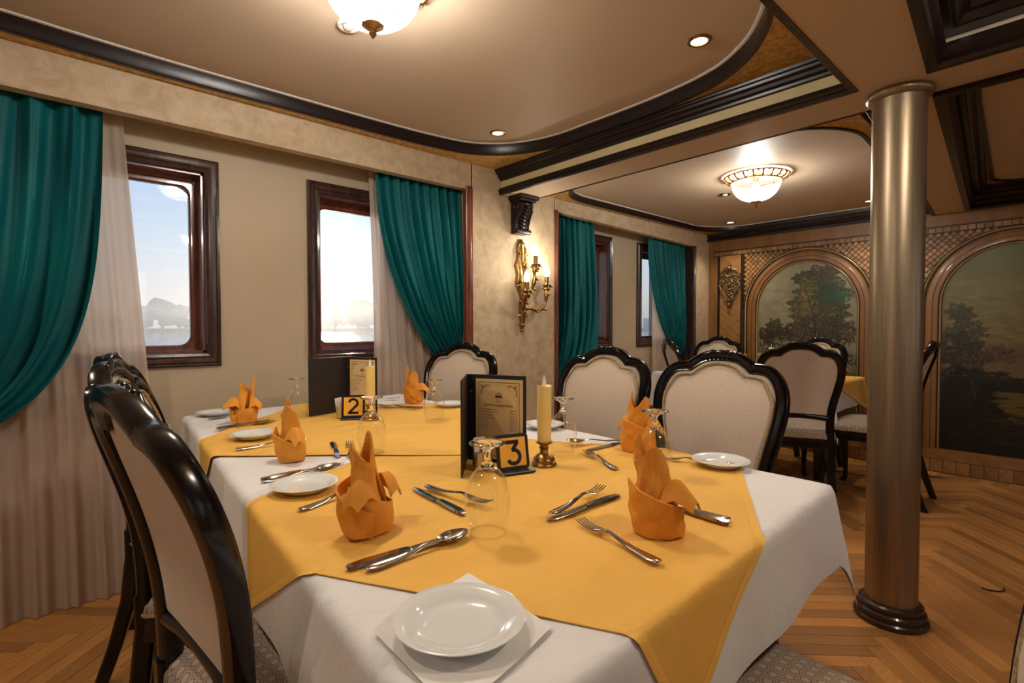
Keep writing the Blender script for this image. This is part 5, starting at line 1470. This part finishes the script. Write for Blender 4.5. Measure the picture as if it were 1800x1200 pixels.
# --- printed lettering
def text_mesh(body, size, align='LEFT', shear=0.0):
    cu = bpy.data.curves.new('lettering', 'FONT'); cu.body = body; cu.size = size; cu.align_x = align; cu.shear = shear; cu.resolution_u = 2
    ob = bpy.data.objects.new('lettering', cu); COL.objects.link(ob)
    dg = bpy.context.evaluated_depsgraph_get()
    me = bpy.data.meshes.new_from_object(ob.evaluated_get(dg))
    v = [tuple(x.co) for x in me.vertices]; f = [tuple(p.vertices) for p in me.polygons]
    bpy.data.objects.remove(ob); bpy.data.curves.remove(cu); bpy.data.meshes.remove(me)
    return v, f
def make_menu():
    # local: spine at the origin, page board along +x facing -y, cover opens by an angle at the left
    t = empty('menu_holder'); Hm = 0.250; Wp = 0.178
    mb = MB(); mb.bbox(-0.012, Wp, 0.0, 0.004, 0, Hm, 0.001); mb.build('back_board', M['leather'], t, 0)
    mb = MB(); mb.box(0.022, Wp-0.009, -0.0016, -0.0002, 0.010, Hm-0.012); pg = mb.build('page', M['menu'], t, 0)
    for z in (0.045, 0.20):
        mb = MB(); mb.lathe([(0.001, 0.0), (0.004, 0.0), (0.004, 0.002), (0.001, 0.003)], 10, Matrix.Translation((0.006, 0.0, z)) @ Matrix.Rotation(PI/2, 4, 'X'))
        mb.build('rivet', M['steel'], t, 50)
    x0, x1, z0, z1 = 0.031, Wp-0.018, 0.018, Hm-0.021
    ink = MB()
    def rect(a0, a1, b0, b1, y=-0.0021): ink.add([(a0, y, b0), (a1, y, b0), (a1, y, b1), (a0, y, b1)], [(0, 1, 2, 3)])
    for d, w_ in ((0.0, 0.0012), (0.007, 0.0005)):
        rect(x0+d, x1-d, z0+d, z0+d+w_); rect(x0+d, x1-d, z1-d-w_, z1-d); rect(x0+d, x0+d+w_, z0+d, z1-d); rect(x1-d-w_, x1-d, z0+d, z1-d)
    rot = Matrix.Rotation(PI/2, 4, 'X')
    def put(body, size, x, z, align='LEFT', shear=0.0, tgt=None):
        v, f = text_mesh(body, size, align, shear); (tgt or ink).add(v, f, Matrix.Translation((x, -0.0022, z)) @ rot)
    cx_ = (x0+x1)/2
    put('Erfrischungsgetränke', 0.0105, cx_, 0.161, 'CENTER', 0.25)
    for i, (a, b) in enumerate((('01 Mineralwasser 1,5 l', '30,00 LE'), ('02 Mineralwasser 0,5 l', '18,00 LE'), ('03 Sodawasser', '25,00 LE'), ('04 Cola, Cola light', '25,00 LE'), ('05 Soda', '25,00 LE'), ('06 Tonic', '25,00 LE'), ('07 Ginger Ale', '25,00 LE'), ('08 Saft', '25,00 LE'))):
        z = 0.150-i*0.0078
        put(a, 0.0058, x0+0.010, z); put(b, 0.0056, x1-0.010, z-0.002, 'RIGHT')
    put('Eiskaffee', 0.0105, cx_, 0.070, 'CENTER', 0.25)
    put('09 Eiskaffee', 0.0058, x0+0.010, 0.060)
    for sx, sz in ((1, 1), (-1, 1), (1, -1), (-1, -1)):
        ax = x0+0.009 if sx > 0 else x1-0.009; az = z1-0.009 if sz > 0 else z0+0.009
        for dx, dz in ((1, 0), (0, 1)):
            pts = []
            for k in range(13):
                s = k/12; l = 0.028*s; wv = 0.0028*math.sin(s*2.2*PI)
                pts.append((l if dx else 0.003+wv, 0.003+wv if dx else l))
            for p, q in zip(pts, pts[1:]):
                a = Vector((ax+sx*p[0], 0, az-sz*p[1])); b = Vector((ax+sx*q[0], 0, az-sz*q[1]))
                n = Vector((-(b-a).z, 0, (b-a).x)).normalized()*0.0008
                ink.add([(a+n)[:], (b+n)[:], (b-n)[:], (a-n)[:]], [(0, 1, 2, 3)], Matrix.Translation((0, -0.0022, 0)))
    ink.build('lettering', M['ink'], pg, 0)
    lg = MB()
    pts = [(cx_+0.011*math.cos(PI*k/14), -0.0022, 0.190+0.011*math.sin(PI*k/14)) for k in range(15)]
    lg.add(pts, [tuple(range(15))]); put('Cruises', 0.0048, cx_, 0.179, 'CENTER', 0.2, lg)
    lg.build('sun_emblem', M['orangeink'], pg, 0)
    lg = MB(); lg.add([(cx_-0.012, -0.0023, 0.186), (cx_+0.012, -0.0023, 0.186), (cx_+0.010, -0.0023, 0.191), (cx_-0.010, -0.0023, 0.191)], [(0, 1, 2, 3)])
    put('Getränke', 0.0042, cx_, 0.1735, 'CENTER', 0, lg)
    lg.build('boat_emblem', M['blueink'], pg, 0)
    return t
def cover(parent, ang, ln):
    mb = MB(); mb.bbox(0.0, ln, 0.0, 0.004, 0, 0.250, 0.001)
    o = mb.build('front_cover', M['leather'], parent, 0); o.rotation_euler = (0, 0, ang); o.location = (-0.012, 0.002, 0)
    return o
m0 = make_menu(); m1 = copy_tree(m0)
def place_menu(o, sp, pg, cv, z, label):
    a = math.atan2(pg[1]-sp[1], pg[0]-sp[0]); b = math.atan2(cv[1]-sp[1], cv[0]-sp[0])
    o.location = (sp[0], sp[1], z); o.rotation_euler = (0, 0, a); cover(o, b-a, 0.195)
    tag(o, label, 'menu', 'open black menus standing on the tables')
place_menu(m0, (0.915, 1.195), (0.992, 1.020), (0.768, 1.028), TT, 'black menu standing open beside the table number 3, its tan page towards the camera')
place_menu(m1, (1.030, 2.270), (1.098, 2.096), (0.851, 2.222), TO, 'black menu standing open on the second table, its plain cover towards the left')

# --- table numbers
def ribbon(mb, pts, w_, y0, y1):
    P = [Vector((p[0], 0, p[1])) for p in pts]; L_, R_ = [], []
    for i, p in enumerate(P):
        t = (P[min(i+1, len(P)-1)]-P[max(i-1, 0)]).normalized(); n = Vector((-t.z, 0, t.x))*w_/2
        L_.append(p+n); R_.append(p-n)
    rows = [[(l.x, y0, l.z), (r_.x, y0, r_.z), (r_.x, y1, r_.z), (l.x, y1, l.z)] for l, r_ in zip(L_, R_)]
    mb.loft(rows)
def number_stand(digit, loc, rz, label):
    t = tag(empty('table_number', loc, rz), label, 'table number', 'table number stands')
    tilt = Matrix.Rotation(R(-10), 4, 'X')
    W_, H_ = 0.094, 0.094
    def rrp(x0, x1, z0, z1, r_): return rrect(x0, x1, z0, z1, r_, 5)
    mb = MB(); o_ = rrp(-W_/2, W_/2, 0.006, H_+0.006, 0.010)
    mb.loft([[(a, 0.004, b) for a, b in o_], [(a, -0.002, b) for a, b in o_]], mtx=tilt)
    mb.build('frame', M['plastic'], t, 30)
    mb = MB(); i_ = rrp(-W_/2+0.009, W_/2-0.009, 0.015, H_-0.003, 0.003)
    mb.loft([[(a, -0.002, b) for a, b in i_], [(a, -0.0028, b) for a, b in i_]], mtx=tilt)
    mb.build('yellow_face', M['signyellow'], t, 0)
    mb = MB(); mb.bbox(-W_/2-0.002, W_/2+0.006, -0.026, 0.022, 0.0, 0.006, 0.002); mb.build('foot', M['plastic'], t, 0)
    mb = MB(); cz = 0.053
    if digit == 3:
        pts = [(-0.020, cz+0.026), (0.017, cz+0.026)]
        ribbon(mb, pts, 0.010, -0.0036, -0.0026)
        ribbon(mb, [(0.013, cz+0.024), (-0.002, cz+0.004)], 0.010, -0.0036, -0.0026)
        ribbon(mb, [(-0.003, cz+0.006)] + [(0.001+0.018*math.cos(a), cz-0.013+0.018*math.sin(a)) for a in [R(95-i*12.5) for i in range(21)]], 0.010, -0.0036, -0.0026)
    else:
        ribbon(mb, [(0.0+0.017*math.cos(a), cz+0.013+0.017*math.sin(a)) for a in [R(165-i*13) for i in range(16)]] + [(-0.017, cz-0.026)], 0.010, -0.0036, -0.0026)
        ribbon(mb, [(-0.021, cz-0.027), (0.021, cz-0.027)], 0.010, -0.0036, -0.0026)
    for i in range(len(mb.v)): mb.v[i] = tuple(tilt @ Vector(mb.v[i]))
    mb.build('digit', M['plastic'], t, 0)
    return t
number_stand(3, (0.922, 1.010, TT), R(-16), 'black framed yellow table number 3 in front of the open menu')
number_stand(2, (0.955, 2.045, TO), R(-30), 'black framed yellow table number on the second table, partly behind a candle')

# --- steel cups with paper sachets / sticks
def sachet_cup(x, y, z, label, seed):
    rng = random.Random(seed)
    t = tag(empty('sachet_cup', (x, y, z)), label, 'cup', 'small steel cups with paper sachets')
    mb = MB(); mb.lathe([(0.001, 0.0), (0.0165, 0.0), (0.0185, 0.002), (0.0195, 0.045), (0.0205, 0.050), (0.0198, 0.0508), (0.0188, 0.046), (0.0178, 0.003), (0.001, 0.003)], 28); mb.build('cup', M['cup'], t, 40)
    for i in range(9):
        a = rng.uniform(-0.25, 0.25); px, py = rng.uniform(-0.010, 0.010), (i-4)*0.0026
        mb = MB(); mb.bbox(-0.009, 0.009, -0.0009, 0.0009, 0.006, rng.uniform(0.076, 0.090), 0.0006, Matrix.Translation((px, py, 0)) @ Matrix.Rotation(a*0.5, 4, 'Y') @ Matrix.Rotation(rng.uniform(-0.12, 0.12), 4, 'X'))
        mb.build('sachet', M['paper'], t, 0)
    return t
sachet_cup(0.868, 1.090, TT, 'small steel cup of paper sachets behind the nearest glass, left of the number 3', 5)
sachet_cup(0.930, 2.105, TO, 'small steel cup of paper sachets on the second table beside the menu', 6)

# small wire handle lying on the parquet
mb = MB(); P0 = Vector((3.05, 0.245, 0.004)); ax = Vector((0.69, -0.72, 0)); ay = Vector((0.72, 0.69, 0))
mb.tube([tuple(P0+ax*(0.045*math.cos(a))-ay*(0.030*math.sin(a))) for a in [PI*i/10 for i in range(11)]], 0.003, 6)
tag(mb.build('floor_handle', M['plastic'], None, 60), 'small curved black pull handle lying on the parquet right of the column', 'handle')

# ================================================================ OUTSIDE THE WINDOWS
ZWT = -1.25
mb = MB(); n = 24; R0, R1 = 3.4, 900.0
def wat(u, v):
    y = lerp(0, 1, v)**2.5*900+3.3; x = lerp(-900, 1500, u); return (x, y, ZWT)
mb.grid(wat, 40, 40); tag(mb.build('river', M['water'], None, 0), 'wide pale river seen through the windows', 'river')
bank = []
mb = MB(); rows = []
for i in range(60):
    a = R(-15+i*1.6); r_ = 350+20*math.sin(i*0.7)
    s, c = math.sin(a), math.cos(a)
    rows.append([(r_*s, r_*c, ZWT-0.5), ((r_+4)*s, (r_+4)*c, ZWT+1.0+0.5*math.sin(i)), ((r_+60)*s, (r_+60)*c, ZWT+2.5), ((r_+120)*s, (r_+120)*c, ZWT-1)])
mb.loft(rows, False, False); tag(mb.build('river_bank', M['earth'], None, 60), 'low hazy far bank of the river', 'river bank')
def tree_mesh(seed):
    rng = random.Random(seed); bm = bmesh.new()
    for k in range(16):
        a = rng.random()*2*PI; q = rng.random()**0.5
        ht = rng.uniform(0.3, 1.0)
        c = Vector((3.6*q*math.cos(a)*(1.25-ht), 3.6*q*math.sin(a)*(1.25-ht), 0.9+9.0*ht)); s = rng.uniform(1.3, 2.6)
        r_ = bmesh.ops.create_icosphere(bm, subdivisions=2, radius=s, matrix=Matrix.Translation(c))
        for v in r_['verts']:
            v.co += (v.co-c).normalized()*rng.uniform(-0.45, 0.45)*s*0.6
    me = bpy.data.meshes.new('crown'); bm.to_mesh(me); bm.free(); me.materials.append(M['green']); return me
tms = [tree_mesh(s) for s in range(4)]
trk = MB().tube([(0, 0, -1.5), (0.2, 0.1, 2.0), (0, 0, 5.0)], [0.5, 0.35, 0.2], 6).mesh('trunk', M['earth'], 60)
rng = random.Random(4)
for i in range(46):
    a = R(-8 + i*1.75 + rng.uniform(-0.4, 0.4)); r_ = 362+20*math.sin((math.degrees(a)+15)/1.6*0.7)+rng.uniform(-4, 10)
    t = empty('bank_tree', (r_*math.sin(a), r_*math.cos(a), ZWT+0.8), rng.random()*6)
    big = 1.0+0.35*math.exp(-((math.degrees(a)-26.0)/2.2)**2)+0.25*math.exp(-((math.degrees(a)-7.5)/2.5)**2)
    if 19.0 < math.degrees(a) < 22.5: big = 0.55
    if math.degrees(a) > 45: big = 0.45
    s = rng.uniform(0.85, 1.2)*big; t.scale = (s*1.5, s*1.5, s*1.08)
    tag(t, 'hazy pale green tree on the far river bank', 'tree', 'trees on the far river bank')
    link('crown', tms[i % 4], t); link('trunk', trk, t)
# pale building with a little turret seen through the last window
bd = tag(empty('waterside_building', (372*math.sin(R(57.6)), 372*math.cos(R(57.6)), ZWT+0.5), -R(57.6)), 'hazy pale building with a small round turret seen through the last window', 'building')
mb = MB(); mb.box(-8, 9, 0, 8, -2, 8.5); mb.build('wall', M['pale'], bd, 0)
mb = MB(); mb.lathe([(2.6, 8.4), (2.6, 13.5), (3.1, 13.8), (3.1, 14.6), (2.4, 14.8), (0.2, 17.0)], 16, Matrix.Translation((0, 4, 0))); mb.build('turret', M['pale'], bd, 40)
for k in range(5):
    mb = MB(); mb.box(-6.5+k*3, -5.3+k*3, -0.12, 0.02, 2.5, 4.6); mb.build('window', M['earth'], bd, 0)
# real haze over the water in front of the far bank
def sector(r0, r1, a0, a1, z0, z1, n=40):
    pts = [(r1*math.sin(R(lerp(a0, a1, i/n))), r1*math.cos(R(lerp(a0, a1, i/n)))) for i in range(n+1)]
    pts += [(r0*math.sin(R(lerp(a1, a0, i/n))), r0*math.cos(R(lerp(a1, a0, i/n)))) for i in range(n+1)]
    mb = MB(); mb.loft([[(p[0], p[1], z0) for p in pts], [(p[0], p[1], z1) for p in pts]]); return mb
hz, t, b, out = newmat('river_haze'); t.nodes.remove(b)
vsn = t.nodes.new('ShaderNodeVolumeScatter'); vsn.inputs['Density'].default_value = HAZE if 'HAZE' in globals() else 0.0034; vsn.inputs['Anisotropy'].default_value = 0.75; vsn.inputs['Color'].default_value = (0.97, 0.985, 1.0, 1)
t.links.new(vsn.outputs[0], out.inputs['Volume'])
tag(sector(30, 335, -14, 80, ZWT+0.05, 11).build('river_haze', hz, None, 0), 'thin evening haze hanging over the river', 'haze', kind='stuff')
